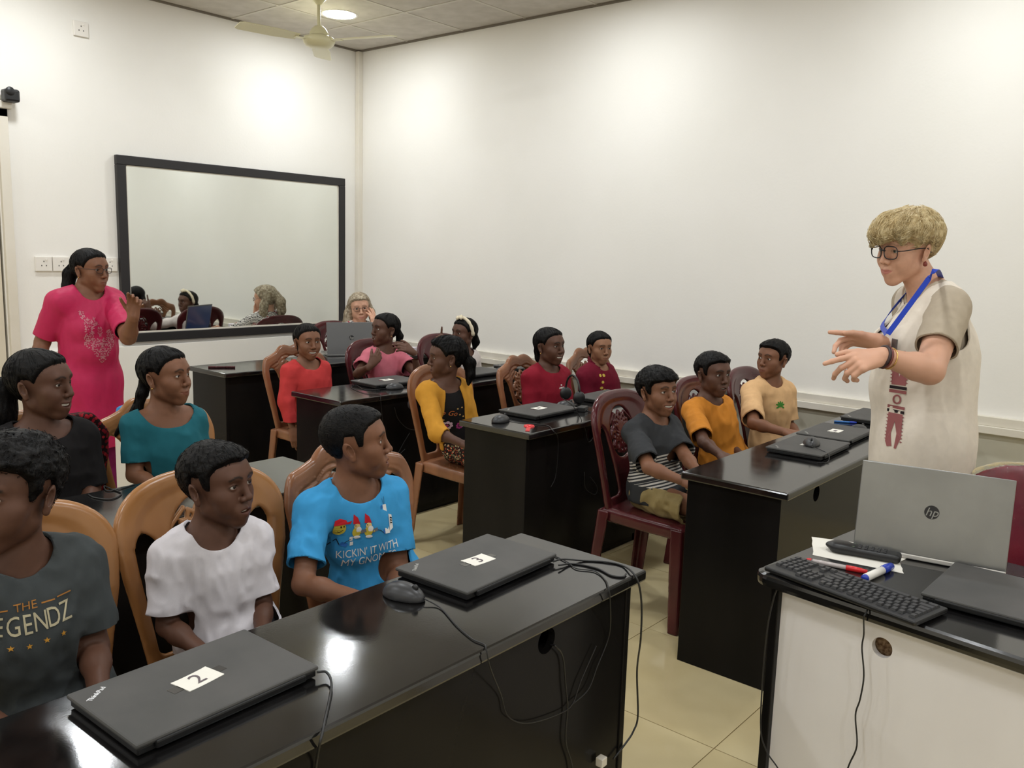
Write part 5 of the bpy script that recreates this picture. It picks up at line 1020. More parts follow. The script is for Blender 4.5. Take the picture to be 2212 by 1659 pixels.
if has('yellow'):
    g = Print(); S = CAST['yellow']['_S']; Gd, Pk, Mg = srgb(196, 110, 60), srgb(206, 176, 196), srgb(150, 50, 110); V_, T_ = CAST['yellow']['_shirt']
    top = [o for o in CAST['yellow']['_root'].children if o.name.startswith('dress_top')][0]; CAST['yellow']['_shirt'] = (np.array([v.co[:] for v in top.data.vertices])+CAST['yellow']['_base'], np.array([p.vertices[:] for p in top.data.polygons])); CAST['yellow']['_shirt_o'] = top
    g.text('Lo Go', -.030, .030, .034, Gd, -.1, shear=.25)
    g.wrap('yellow', 'lettering_print', pt('yellow', 980, 905, 4.1), -S.tr, (0, 0, 1))
    for cx, cy, r0, c in ((-.02, -.035, .017, Pk), (.035, -.035, .013, Mg), (.050, -.030, .010, Pk)):
        g = Print()
        for k in range(8): g.ell(cx+r0*math.cos(k*math.pi/4), cy+r0*math.sin(k*math.pi/4), r0*.42, r0*.42, c, 1, 8)
        g.ell(cx, cy, r0*.4, r0*.4, Mg, 2, 8); g.wrap('yellow', 'flower_print', pt('yellow', 980, 905, 4.1), -S.tr, (0, 0, 1))
    g = Print()
    for cx, cy in ((.015, .05), (.04, .055), (.03, .02), (-.04, -.005), (.05, .01)): g.ell(cx, cy, .005, .004, srgb(190, 150, 90), 1, 8)
    g.wrap('yellow', 'dot_print', pt('yellow', 980, 905, 4.1), -S.tr, (0, 0, 1))
if has('maroon'):
    g = Print(); S = CAST['maroon']['_S']; Yw_, Gn = srgb(206, 176, 80), srgb(96, 84, 40)
    for cx, cy in ((-.012, .03), (.010, .03), (.0, -.01), (-.004, -.045), (.012, -.06)): g.ell(cx, cy, .008, .009, Yw_, 1, 10)
    g.line([(0, .06), (0, -.07)], .004, Gn); g.wrap('maroon', 'placket_flowers', pt('maroon', 1302, 822, 5.0), -S.tr, (0, 0, 1))
    cl = MB(); S = CAST['maroon']['_S']; b0 = CAST['maroon']['_base']
    for s in (-1, 1):
        q = [S.N+S.td*.050+S.tr*s*.004+np.array([0, 0, -.030]), S.N+S.td*.050+S.tr*s*.040+np.array([0, 0, -.022]), S.N+S.tr*s*.066+np.array([0, 0, .018]), S.N-S.td*.045+S.tr*s*.030+np.array([0, 0, .040])]; r2 = [v+np.array([0, 0, .030])-S.tr*s*.014 for v in q]
        th_ = S.tr*s*.004+np.array([0, 0, .002]); v = [*q, *r2, *[a+th_ for a in q], *[a+th_ for a in r2]]; cl.add([a-b0 for a in v], [(k, k+1, k+5, k+4) for k in range(3)]+[(k+9, k+8, k+12, k+13) for k in range(3)]+[(k+1, k, k+8, k+9) for k in range(3)]+[(k+4, k+5, k+13, k+12) for k in range(3)])
    o = cl.build('collar', M_MAROONT); o.parent = CAST['maroon']['_shirt_o']
if has('pinkw'):                       # silver embroidery on the kurta yoke
    g = Print(); S = CAST['pinkw']['_S']; Sv = srgb(196, 128, 140); rg = np.random.default_rng(3)
    def inside(x, y): return (abs(x) < .075 and -.02 < y < .15 and not (abs(x) < .055 and y > .118)) or (abs(x) < .075*(1-max(0, -y-.02)/.10) and -.12 < y <= -.02)
    for _ in range(620):
        x, y = rg.uniform(-.08, .08), rg.uniform(-.13, .155)
        if not inside(abs(x), y): continue
        if (abs(abs(x)-.022) < .010 and .01 < y < .07): continue
        r0 = rg.uniform(.0026, .0048)
        for s in (-1, 1): g.ell(s*abs(x), y, r0, r0*.55, Sv, 1, 6, rg.uniform(0, 3))
    g.wrap('pinkw', 'silver_embroidery', pt('pinkw', 218, 735, 4.3), -S.tr, (0, 0, 1)); ring = []; b0 = CAST['pinkw']['_base']
    nk = [S.N-b0+S.td*(.052*math.cos(a)+.012)+S.tr*.060*math.sin(a)+np.array([0, 0, .012-.050*max(0, math.cos(a))]) for a in np.linspace(-2.0, 2.0, 18)]; MB().tube(nk, .0016, 6).build('necklace', M_GOLD, CAST['pinkw']['_root'])
if has('teacher'):
    g = Print(); S = CAST['teacher']['_S']; Mv, Dk = srgb(152, 92, 92), srgb(40, 32, 34)
    def motif(y0, sgn):
        out = [(-.020, y0), (.020, y0), (.021, y0-sgn*.07), (.010, y0-sgn*.105), (.004, y0-sgn*.105), (.008, y0-sgn*.06), (0, y0-sgn*.025), (-.008, y0-sgn*.06), (-.003, y0-sgn*.10), (-.016, y0-sgn*.105), (-.022, y0-sgn*.09)]; g.poly(out, Mv, 1)
        for k in range(8):
            for s in (-1, 1): g.poly([(s*.019, y0-sgn*(.006+k*.0105)), (s*.026, y0-sgn*(.008+k*.0105)), (s*.019, y0-sgn*(.012+k*.0105))], Mv, 1)
    motif(-.040, 1); motif(.048, -1)
    for y0, c in ((.040, Dk), (.028, Mv), (-.021, Mv), (-.034, Dk)): g.poly([(-.024, y0-.004), (.024, y0-.005), (.024, y0+.004), (-.024, y0+.005)], c, 2)
    n = 20; rg_ = [(.010*math.cos(2*math.pi*k/n), .0035+.0125*math.sin(2*math.pi*k/n)) for k in range(n+1)]; g.line(rg_, .0050, Mv, 2)
    o_ = pt('teacher', 1938, 865, 2.5); tw = unit(CAM-o_); rt_ = unit(np.cross((0, 0, 1), tw)); g.wrap('teacher', 'block_print', o_, rt_, (0, 0, 1))
    # lanyard: a blue ribbon round the neck
    b0 = CAST['teacher']['_base']; V_, T_ = CAST['teacher']['_shirt']; bvh = BVHTree.FromPolygons([tuple(v) for v in V_], [tuple(q) for q in T_]); M_LAN = cloth_mat('blue_ribbon', srgb(36, 64, 176), .5)
    def hug(p_, off=.006):
        h = bvh.find_nearest(Vector(p_)); n_ = np.array(h[1]); q = np.array(h[0]); n_ = n_ if n_@(q-(S.N-np.array([0, 0, .25]))) > 0 else -n_; return q+n_*off
    bv = []
    for o in CAST['teacher']['_root'].children:
        if o.type == 'MESH' and o.name.split('.')[0] in ('body', 'undershirt', 'long_vest'): bv.append(BVHTree.FromPolygons([v.co+Vector(b0) for v in o.data.vertices], [q.vertices[:] for q in o.data.polygons]))
    ax_ = unit(S.hc-S.N); nk = S.N+ax_*.050-S.td*.056; near = []
    for px, py in ((2022, 582), (2008, 600), (1992, 622), (1968, 655), (1942, 690), (1918, 722)):
        d_ = unit(atd(px, py, 1.)-CAM); hs_ = [h for h in (q.ray_cast(Vector(CAM), Vector(d_), 9) for q in bv) if h[0] is not None]; tt = min([h[3] for h in hs_]+[2.75]); near.append(CAM+d_*(tt-.009))
    far_ = [S.N+S.tr*.052-S.td*.02+np.array([0, 0, .040]), S.N+S.tr*.060+S.td*.04+np.array([0, 0, .0]), hug(S.N+S.td*.13+S.tr*.04+np.array([0, 0, -.10])), near[-1]+S.tr*.01]
    rb = MB()
    def ribbon(pts, wv, wd=.008):
        pts = [np.array(p_) for p_ in spline(pts, 5)]; v = []; n = len(pts)
        for i, p_ in enumerate(pts): t_ = unit(pts[min(i+1, n-1)]-pts[max(i-1, 0)]); o_ = unit(p_-(S.pv*.5+S.N*.5)); b_ = unit(np.cross(t_, o_)); v += [p_+b_*wd-b0, p_-b_*wd-b0, p_+b_*wd+o_*.0015-b0, p_-b_*wd+o_*.0015-b0]
        rb.add(v, [(4*i+2, 4*i+3, 4*i+7, 4*i+6) for i in range(n-1)]+[(4*i+1, 4*i, 4*i+4, 4*i+5) for i in range(n-1)]+[(4*i, 4*i+2, 4*i+6, 4*i+4) for i in range(n-1)]+[(4*i+3, 4*i+1, 4*i+5, 4*i+7) for i in range(n-1)])
    ribbon([nk, *near], 1); ribbon([nk, *far_], 1); rb.build('lanyard', M_LAN, CAST['teacher']['_root'])
    e_ = near[-1]; tg_ = hug(atd(1906, 748, 2.56), .008)-b0; mbg = MB().box((-.020, -.002, -.034), (.020, .002, .030), .0015); mbg.xf(Matrix.Translation(tg_) @ Matrix.Rotation(math.atan2(S.td[1], S.td[0])-math.pi/2, 4, 'Z')); mbg.build('name_badge', newmat('badge_plastic', srgb(96, 92, 92), .3), CAST['teacher']['_root'])
    d_ = unit(S.wr['L']-S.el['L']); fr_ = frame(d_)
    for k, (o2, mat_, rr) in enumerate(((.026, M_GOLD, .0022), (.010, newmat('bead', srgb(110, 50, 44), .4), .0042), (.002, newmat('dark_bead', srgb(52, 34, 36), .4), .0045))):
        c_ = S.wr['L']-d_*o2-b0; n = 26; MB().tube([c_+(fr_[0]*math.cos(2*math.pi*q/n)+fr_[1]*math.sin(2*math.pi*q/n))*.0305 for q in range(n+1)], rr, 6).build('bracelet', mat_, CAST['teacher']['_root'])
    for s in (-1,): c_ = S.hc-b0+S.hs*(S.R@np.array((s*.0835, .0, -.046))); MB().lathe([(.0001, -.008), (.006, -.005), (.007, .001), (.004, .007), (.0001, .010)], n=12).xf(Matrix.Translation(c_)).build('earring', newmat('red_stone', srgb(130, 54, 44), .3), CAST['teacher']['_root'])
if '_S' in CAST['headband']:           # plush headband
    p = CAST['headband']; S = p['_S']; a = np.linspace(-1.9, 1.9, 22); f_ = lambda v: S.hc-p['_base']+S.hs*(S.R@np.array(v)); pts = [f_((.090*math.sin(q), .030-.02*abs(q)**1.2, .022+.098*math.cos(q))) for q in a]
    M_PLUSH = cloth_mat('cream_plush', srgb(226, 214, 188), .95); mb = MB().tube(pts, [.0115+.002*math.sin(i*2.3) for i in range(22)], 8)
    for v in ((.0, .05, .122), (.022, .048, .118), (-.02, .052, .118), (.008, .062, .115), (-.008, .040, .128)):
        c_ = f_(v); mb.lathe([(.0001, -.013), (.009, -.009), (.013, 0), (.009, .009), (.0001, .013)], c_, 10)
    mb.build('headband', M_PLUSH, p['_root'])
# ---------------------------------------------------------------- laptops, mice, cables
M_LID = newmat('matt_black_lid', srgb(74, 72, 70), .55, .3); noise_bump(M_LID, 700, .12, .0005); noise_col(M_LID, srgb(70, 69, 67), srgb(80, 78, 76), 8)
M_LBASE = newmat('laptop_base', srgb(20, 20, 21), .45, .4); noise_bump(M_LBASE, 600, .1, .0005)
M_PAPER = newmat('paper', srgb(236, 232, 222), .8, .2); noise_bump(M_PAPER, 60, .15, .001); M_INK = newmat('ink', srgb(110, 100, 104), .8, .1); noise_bump(M_INK, 90, .02, .001); M_SILVERT = newmat('silver_letters', srgb(196, 196, 194), .3, .5, .6); noise_bump(M_SILVERT, 50, .02, .001)
M_TAPE = newmat('clear_tape', srgb(74, 72, 70), .18, .5); noise_bump(M_TAPE, 80, .05, .001)
def laptop(x, y, rz, label, num=None, w_=.338, d_=.226, logo=True, nrot=0, z0=DZ):
    e = empty('laptop', (x, y, z0), math.radians(rz), label, 'laptop', 'closed black laptops on the desks'); hw, hd = w_/2, d_/2
    mb = MB().box((-hw+.004, -hd+.004, .003), (hw-.004, hd-.006, .014), .002); mb.build('base', M_LBASE, e)
    for sx in (-1, 1):
        for sy in (-1, 1): MB().lathe([(.0001, 0), (.007, 0), (.007, .004)], (sx*(hw-.03), sy*(hd-.03), 0), 10).build('rubber_foot', M_LBASE, e)
    MB().box((-hw, -hd, .0150), (hw, hd, .0235), .0035).build('lid', M_LID, e); MB().box((-hw+.03, -hd-.004, .006), (hw-.03, -hd+.006, .019), .003).build('hinge', M_LBASE, e)
    if logo: mb = thick_text('ThinkPad', .0125); mb.xf(Matrix.Translation((-hw+.033, hd-.036, .0236)) @ Matrix.Rotation(math.radians(36), 4, 'Z')); mb.build('lid_lettering', M_SILVERT, e)
    if num is not None:
        c = MB(); n = 8; c.add([(-.036+.072*i/n, s*.0245, .0238+.0012*abs(2*i/n-1)**3) for s in (-1, 1) for i in range(n+1)]+[(-.036+.072*i/n, s*.0245, .0236) for s in (-1, 1) for i in range(n+1)], [(i, i+1, n+2+i, n+1+i) for i in range(n)]+[(2*n+3+i, 2*n+2+i, 3*n+3+i, 3*n+4+i) for i in range(n)]); M_ = Matrix.Translation((0, 0, 0)) @ Matrix.Rotation(math.radians(nrot), 4, 'Z')
        for q in (-1, 1): tp = MB().box((q*.041-.013, -.010, .0235), (q*.041+.013, .010, .0240)); tp.xf(M_); tp.build('tape', M_TAPE, e)
        c.xf(M_); lb = c.build('number_label', M_PAPER, e); t_ = thick_text(num, .046, .0003) if num else MB().box((-.012, -.006, 0), (.012, .007, .0003)); t_.xf(Matrix.Translation((0, 0, .0243)) @ Matrix.Rotation(math.radians(nrot), 4, 'Z')); t_.build('digit' if num else 'ink_mark', M_INK, lb)
    return e
LAP2 = laptop(.716, 1.284, 1.5, 'closed black laptop labelled 2, on the nearest desk before the boy in white', '2', nrot=8)
LAP3 = laptop(1.478, 1.332, 2, 'closed black laptop labelled 3, beside the wired mouse on the nearest desk', '3', nrot=-4)
laptop(3.245, 3.66, -2, 'closed black laptop with a small label in front of the girl in pink', '')
laptop(3.205, 2.52, 1, 'closed black laptop with a white label in front of the girl in dark red', '')
laptop(3.80, 2.52, 2, 'closed black laptop in front of the girl in the maroon polo shirt', None)
laptop(3.405, 1.275, 1, 'closed black laptop with a mouse lying on it, on the right desk', '')
laptop(3.775, 1.300, 1, 'closed black laptop behind the one with the mouse, on the right desk', '')
laptop(4.34, 1.31, 0, 'closed black laptop at the far end of the right desk', None)
laptop(3.93, 3.60, 0, 'closed black laptop in front of the girl with the headband', None)
laptop(4.40, 3.62, 4, 'closed black laptop at the wall end of the third desk', None)
MF = Fld(); MF.ell((0, 0, .004), (.030, .054, .030), .01); MF.ell((0, .012, .004), (.0325, .040, .026), .01); MF.fun(lambda P: .0015-P[:, 2], .004, 'i'); MF.cap((0, -.06, .040), (0, -.028, .0335), .0012, .0012, .002, 's')
MV, MQ = nets(MF, (-.045, -.07, -.006), (.045, .07, .05), .0032); MV = MV+np.array([0, 0, -.0012]); M_MOUSE = newmat('mouse_shell', srgb(46, 46, 48), .38, .5); noise_bump(M_MOUSE, 800, .08, .0004); mouse_me = npmesh('shell', MV, MQ); mouse_me.materials.append(M_MOUSE)
wheel_me = MB().tube([(-.003, -.030, .0285), (.003, -.030, .0285)], .0070, 14).mesh('wheel'); wheel_me.materials.append(M_BLACKP)
def cable(name, pts, r=.0017, mat=None, label=None, cat=None, parent=None, n=6, group=None):
    P = spline(pts, n); b = Vector(P[0]) if parent is None else Vector((0, 0, 0)); mb = MB().tube([q-b for q in P], r, 6); o = mb.build(name, mat or M_BLACKP)
    if parent is None: o.location = b; tag(o, label, cat, group)
    else: o.parent = parent; o.matrix_parent_inverse = parent.matrix_basis.inverted()
    return o
def mouse(x, y, rz, label, z0=DZ, cab=None):
    e = empty('computer_mouse', (x, y, z0), math.radians(rz), label, 'mouse', 'black computer mice'); link(bpy.data.objects.new('shell', mouse_me), e); link(bpy.data.objects.new('wheel', wheel_me), e)
    if cab: cable('cord', cab, .0015, parent=e)
    return e
fl = lambda px, py, h=.0025: tuple(at(px, py, 2, DZ+h))            # a point lying on the desk tops
FY = 1.035+.030
hang = lambda px, py, y=FY-.004: tuple(at(px, py, 1, y))
mouse(1.240, 1.335, 8, 'black wired mouse beside the laptop marked 3', cab=[(1.247, 1.281, DZ+.010), fl(950, 1312), fl(985, 1350), fl(1020, 1380), fl(1046, 1392), tuple(at(1050, 1402, 1, 1.030)), hang(1060, 1445, 1.026), hang(1082, 1500), hang(1098, 1548), hang(1140, 1562), hang(1200, 1545), hang(1235, 1523), hang(1255, 1470), hang(1288, 1395)])
mouse(3.163, 3.50, 80, 'black mouse at the front edge of the desk of the girls in red and pink', cab=[(3.11, 3.51, DZ+.006), fl(790, 842), fl(770, 832), fl(760, 838), fl(790, 850), fl(820, 852), tuple(at(822, 862, 1, 3.366)), tuple(at(828, 920, 1, 3.362)), tuple(at(835, 960, 1, 3.366))])
mouse(2.905, 2.50, 95, 'black mouse at the left corner of the desk with the red key tag', cab=[(2.96, 2.51, DZ+.006), fl(1120, 912), fl(1160, 916), fl(1185, 920), fl(1196, 932), tuple(at(1205, 945, 1, 2.236)), tuple(at(1205, 985, 1, 2.234)), tuple(at(1200, 1030, 1, 2.236)), tuple(at(1190, 1052, 1, 2.237))])
mouse(3.435, 2.53, 70, 'glossy black mouse between the two laptops of the girls in red and maroon', cab=[(3.49, 2.51, DZ+.006), fl(1265, 885), fl(1280, 892), fl(1300, 890)])
mouse(3.400, 1.262, -70, 'black mouse lying on the closed laptop of the right desk', z0=DZ+.0237, cab=[(3.345, 1.243, DZ+.030), (3.33, 1.20, DZ+.027), (3.30, 1.155, DZ+.020), (3.24, 1.135, DZ+.004), (3.20, 1.16, DZ+.003)])
mouse(3.965, 1.262, 75, 'black mouse beside the standing blonde woman, on the right desk')
mouse(4.130, 3.56, 75, 'black mouse on the desk of the girl with the headband', cab=[(4.18, 3.55, DZ+.006), (4.20, 3.50, DZ+.003), (4.14, 3.45, DZ+.003), (4.10, 3.50, DZ+.003)])
# charger cords of the two nearest laptops
cable('power_cord', [fl(1195, 1213, .012), fl(1215, 1208, .012), fl(1260, 1211), fl(1310, 1214), fl(1345, 1222), fl(1366, 1236, .006), hang(1380, 1262, 1.022), hang(1386, 1310, 1.022), hang(1384, 1380, 1.022), hang(1376, 1450), hang(1378, 1545), hang(1368, 1580), hang(1352, 1605), hang(1325, 1640)], .0024, parent=LAP3, n=8)
cable('power_cord', [fl(1162, 1196, .010), fl(1190, 1199), fl(1222, 1212), fl(1245, 1228), fl(1285, 1234), fl(1308, 1254), tuple(at(1314, 1268, 1, 1.028)), hang(1318, 1300, 1.024), hang(1316, 1370), hang(1290, 1440), hang(1270, 1490), hang(1232, 1525)], .0016, parent=LAP3, n=8)
cable('power_cord', [fl(1207, 1221, .010), fl(1240, 1218), fl(1290, 1228), fl(1320, 1243), fl(1345, 1246), fl(1352, 1240, .003)], .0024, parent=LAP3)
cable('power_cord', [fl(685, 1452, .014), fl(705, 1452, .012), fl(716, 1475, .008), fl(712, 1510, .004), fl(702, 1555, .003), tuple(at(697, 1582, 1, 1.030)), hang(690, 1610, 1.024), hang(684, 1645), hang(680, 1690)], .0024, parent=LAP2)
cable('electric_cable', [hang(1190, 1393, 1.075), hang(1200, 1396, 1.050), hang(1216, 1420), hang(1222, 1480), hang(1226, 1530), hang(1222, 1600), hang(1235, 1650), hang(1240, 1700)], .0020, label='black cable leaving the round hole in the front of the nearest desk', cat='cable')
pl = MB().box((-.011, -.010, -.010), (.011, .010, .012), .002); pl.build('m_', M_TRIMW); bpy.data.objects['m_'].name = 'wall_plug'; o = bpy.data.objects['wall_plug']; o.location = at(1299, 1645, 1, FY-.012); tag(o, 'small grey plug stuck on the front of the nearest desk', 'plug')
for k, pts in enumerate(([(1215, 860), (1240, 880), (1262, 920), (1272, 955), (1290, 930), (1300, 925)], [(1275, 1030), (1290, 1052), (1285, 1068), (1265, 1055), (1262, 1020)])):
    cable('electric_cable', [tuple(at(px, py, 1, 2.265)) for px, py in pts], .0016, label=('thin looped cable on the dark desk front beside the striped boy', 'small hanging cable loop low on the desk front beside the striped boy')[k], cat='cable')
for k, pts in enumerate(([(852, 880), (860, 905), (880, 925), (905, 930)], [(885, 935), (870, 960), (858, 985), (875, 970)])):
    cable('electric_cable', [tuple(at(px, py, 1, 3.395)) for px, py in pts], .0016, label=('thin cable on the desk front behind the head of the boy in blue', 'thin cable loop on the desk front left of the yellow cardigan')[k], cat='cable')
cable('electric_cable', [fl(190, 1068), fl(205, 1075), fl(240, 1078), fl(262, 1066), fl(240, 1056), fl(225, 1050), fl(232, 1060), fl(262, 1055), fl(290, 1046)], .0020, label='black cable coiled on the second desk behind the boy in white', cat='cable')
def headphones(x, y, rz, label, tilt=0):
    e = empty('headphones', (x, y, DZ), math.radians(rz), label, 'headphones', 'black headphones on the desks'); a = np.linspace(0, math.pi, 15)
    MB().tube([(.075*math.cos(q), 0, .055+.085*math.sin(q)) for q in a], .0055, 8).build('headband', M_BLACKP, e)
    for s in (-1, 1): m = MB().lathe([(.0001, .016), (.026, .014), (.033, .004), (.033, -.006), (.024, -.014), (.0001, -.014)], n=20); m.xf(Matrix.Translation((s*.073, 0, .034)) @ Matrix.Rotation(math.pi/2*s, 4, 'Y')); m.build('ear_cup', M_BLACKP, e)
    return e
headphones(4.02, 4.66, 30, 'black headphones standing on the rear desk behind the girl in pink'); headphones(3.585, 2.60, 65, 'black headset standing between the girls in dark red and maroon')
e = empty('earphone_box', (4.36, 4.66, DZ), math.radians(20), 'small white and purple box near the wall on the rear desk', 'box'); MB().box((-.05, -.035, 0), (.05, .035, .045), .003).build('carton', newmat('white_card', srgb(224, 216, 226), .6), e); MB().box((-.03, -.0365, .012), (.0, -.0345, .03)).build('purple_mark', newmat('purple_print', srgb(96, 70, 150), .6), e)
# things on the right-hand desks
def pen(p0, p1, r, label, parts, z0):
    p0 = np.array(p0); p1 = np.array(p1); d = p1-p0; L = np.linalg.norm(d[:2]); e = empty('pen', (p0[0], p0[1], z0+r), math.atan2(d[1], d[0]), label, 'pen')
    for nm, a, b, r0, r1, mat in parts: MB().tube([(L*a, 0, 0), (L*(a+b)/2, 0, 0), (L*b, 0, 0)], [r*r0, r*max(r0, r1), r*r1], 12).build(nm, mat, e)
    return e
M_CLEAR = newmat('clear_barrel', srgb(190, 180, 178), .15, .5); M_REDP = newmat('red_plastic', srgb(214, 36, 40), .3); M_BLUEP = newmat('blue_plastic', srgb(34, 60, 170), .3); M_LBLUE = newmat('light_blue_plastic', srgb(50, 110, 180), .3)
for m_ in (M_CLEAR, M_REDP, M_BLUEP, M_LBLUE): noise_bump(m_, 60, .02, .001)
pen(at(1802, 912, 2, DZ), at(1850, 915, 2, DZ), .0045, 'blue ballpoint pen lying on the right desk before the beige boy', [('barrel', 0, .75, 1, 1, M_LBLUE), ('cap', .7, 1, 1.15, .9, M_BLUEP)], DZ)
pen(at(450, 795, 2, DZ), at(508, 795, 2, DZ), .0065, 'dark maroon marker lying on the rear desk below the mirror', [('barrel', 0, .7, 1, 1, M_MAROON), ('cap', .66, 1, 1.1, .95, M_MAROON)], DZ)
tg = empty('key_tag', tuple(at(1142, 924, 2, DZ)), math.radians(35), 'red key tag with a strap on the corner of the girls desk', 'tag'); MB().box((-.075, -.009, .0), (.05, .009, .002)).build('strap', M_REDP, tg); MB().lathe([(.0001, .008), (.022, .006), (.025, 0)], (.030, 0, 0), 18).build('fob', M_REDP, tg)
ad = empty('power_adapter', tuple(at(1258, 888, 2, DZ)), math.radians(20), 'black power adapter lying behind the labelled laptop of the girls', 'adapter'); MB().box((-.035, -.02, 0), (.035, .02, .024), .004).build('brick', M_BLACKP, ad); cable('cord', [tuple(at(1266, 886, 2, DZ+.010)), fl(1280, 890), fl(1300, 886)], .0018, parent=ad)
# ---------------------------------------------------------------- open laptop of the grey-haired woman (on the rear desk)
M_ALU = newmat('grey_aluminium', srgb(160, 160, 158), .30, .5, .75); noise_bump(M_ALU, 900, .05, .0003); noise_col(M_ALU, srgb(144, 144, 142), srgb(156, 156, 154), 6)
M_ALUD = newmat('dark_grey_aluminium', srgb(104, 104, 104), .4, .5, .3); noise_bump(M_ALUD, 900, .05, .0003)
M_DARKS = newmat('mirror_black', srgb(26, 25, 30), .12, .5); noise_bump(M_DARKS, 40, .01, .001); M_SCREEN = newmat('lit_screen', srgb(20, 30, 60), .2); bS = M_SCREEN.node_tree.nodes['Principled BSDF']; bS.inputs['Emission Color'].default_value = srgb(44, 58, 92); bS.inputs['Emission Strength'].default_value = .10
def open_laptop(x, y, z0, rz, w_, d_, tilt, label, lidmat, basemat):   # hinge along local x, lid rises at y=0, base runs to +y
    e = empty('laptop', (x, y, z0), rz, label, 'laptop'); hw = w_/2
    MB().box((-hw, .0, .001), (hw, d_, .014), .003).build('base', basemat, e); MB().box((-hw+.02, .03, .0138), (hw-.02, d_*.55, .0146)).build('keyboard', M_LBASE, e); MB().box((-.05, d_*.62, .0139), (.05, d_*.95, .0144)).build('touchpad', M_ALUD, e)
    T_ = Matrix.Translation((0, .004, .012)) @ Matrix.Rotation(math.radians(tilt), 4, 'X'); ld = MB().box((-hw, -.003, 0), (hw, .003, d_*.97), .0025); ld.xf(T_); ld.build('lid', lidmat, e)
    sc = MB().box((-hw+.008, .0032, .012), (hw-.008, .0040, d_*.93)); sc.xf(T_); sc.build('screen', M_SCREEN, e)
    n = 32; dk = MB(); cz = d_*.50; R0 = d_*.075; dk.add([(R0*math.cos(2*math.pi*k/n), -.0036, cz+R0*math.sin(2*math.pi*k/n)) for k in range(n)]+[(R0*math.cos(2*math.pi*k/n), -.0030, cz+R0*math.sin(2*math.pi*k/n)) for k in range(n)], [tuple(range(n-1, -1, -1))]+[(k, (k+1) % n, n+(k+1) % n, n+k) for k in range(n)]); dk.xf(T_); em = dk.build('emblem', M_DARKS, e)
    tx = thick_text('hp', R0*1.75, .0003, shear=.28); tx.xf(T_ @ Matrix.Translation((0, -.0037, cz-R0*.02)) @ Matrix.Rotation(math.pi/2, 4, 'X')); o = tx.build('emblem_letters', M_ALU); o.parent = em
    return e
ol = at(760, 770, 2, DZ)
open_laptop(ol[0]+.02, ol[1]+.02, DZ, math.radians(-26), .350, .235, -10, 'open grey laptop standing on the rear desk before the grey-haired woman', M_ALUD, M_ALU)
# ---------------------------------------------------------------- teacher's table: laptop, keyboard, paper, remote, pens
a_, b_ = at(1842, 1184, 2, DZ+.003), at(2172, 1246, 2, DZ+.003); ang = math.atan2(b_[1]-a_[1], b_[0]-a_[0])
tl = open_laptop((a_[0]+b_[0])/2, (a_[1]+b_[1])/2, DZ+.001, ang, float(np.linalg.norm((b_-a_)[:2])), .236, -9, 'open silver laptop standing on the teacher table, lid towards the camera', M_ALU, newmat('light_silver', srgb(214, 210, 204), .35, .5, .3))
k0, k1 = at(1650, 1226, 2, DZ+.012), at(1978, 1348, 2, DZ+.012); kang = math.atan2(k1[1]-k0[1], k1[0]-k0[0]); KW, KD_ = float(np.linalg.norm((k1-k0)[:2])), .138
kb = empty('keyboard', (k0[0], k0[1], DZ), kang, 'black full-size keyboard along the near edge of the teacher table', 'keyboard')
MB().box((0, .0, .004), (KW, KD_, .016), .004).build('case', M_BLACKP, kb)
M_KEY = newmat('key_cap', srgb(44, 44, 46), .42, .5); noise_bump(M_KEY, 300, .05, .0005)
ku = KW*.955/22.5; key_m = {}
def keycap(wu, hu=1):
    if (wu, hu) not in key_m:
        a, b = ku*wu-.0022, KD_*.80/6*hu-.0022; i = .0022; v = [(0, 0, 0), (a, 0, 0), (a, b, 0), (0, b, 0), (i, i, .006), (a-i, i, .006), (a-i, b-i, .006), (i, b-i, .006)]
        key_m[wu, hu] = pyd('key', v, [(4, 5, 6, 7), (0, 1, 5, 4), (1, 2, 6, 5), (2, 3, 7, 6), (3, 0, 4, 7)]); key_m[wu, hu].materials.append(M_KEY)
    return key_m[wu, hu]
rows = [[1.5, 1.25, 1.25, 6, 1.25, 1.25, 1, 1.5], [2.25]+[1]*10+[2.75], [1.75]+[1]*11+[2.25], [1.5]+[1]*12+[1.5], [1]*13+[2], [1, -.6]+[1]*4+[-.4]+[1]*4+[-.4]+[1]*4+[-.6]]
kh = KD_*.80/6; y_base = KD_*.09
def keyrow(xu, y, ws, flip):
    for w_ in ws:
        if w_ > 0: o = link(bpy.data.objects.new('key', keycap(w_)), kb); o.location = (KW*.0225+xu*ku if not flip else KW*.9775-(xu+w_)*ku, y, .0155); xu += w_
        else: xu += -w_
for r_, ws in enumerate(rows):       # this side of the table shows the keyboard from behind, so rows run from the far edge
    yy_ = KD_-y_base-(r_+1)*kh; keyrow(0, yy_, ws, True)
    if r_ in (0, 3, 4): keyrow(15.3, yy_, [1, 1, 1], True)
    elif r_ == 1: keyrow(16.3, yy_, [1], True)
    if r_ < 5: keyrow(18.5, yy_, [2, 1, 1] if r_ == 0 else [1]*4, True)
    else: keyrow(15.3, yy_, [1, 1, 1], True)
TTX = lambda lx, ly, z_: tuple(Matrix.Translation((1.952, .850, 0)) @ Matrix.Rotation(math.radians(-7.5), 4, 'Z') @ Vector((lx, ly, z_)))
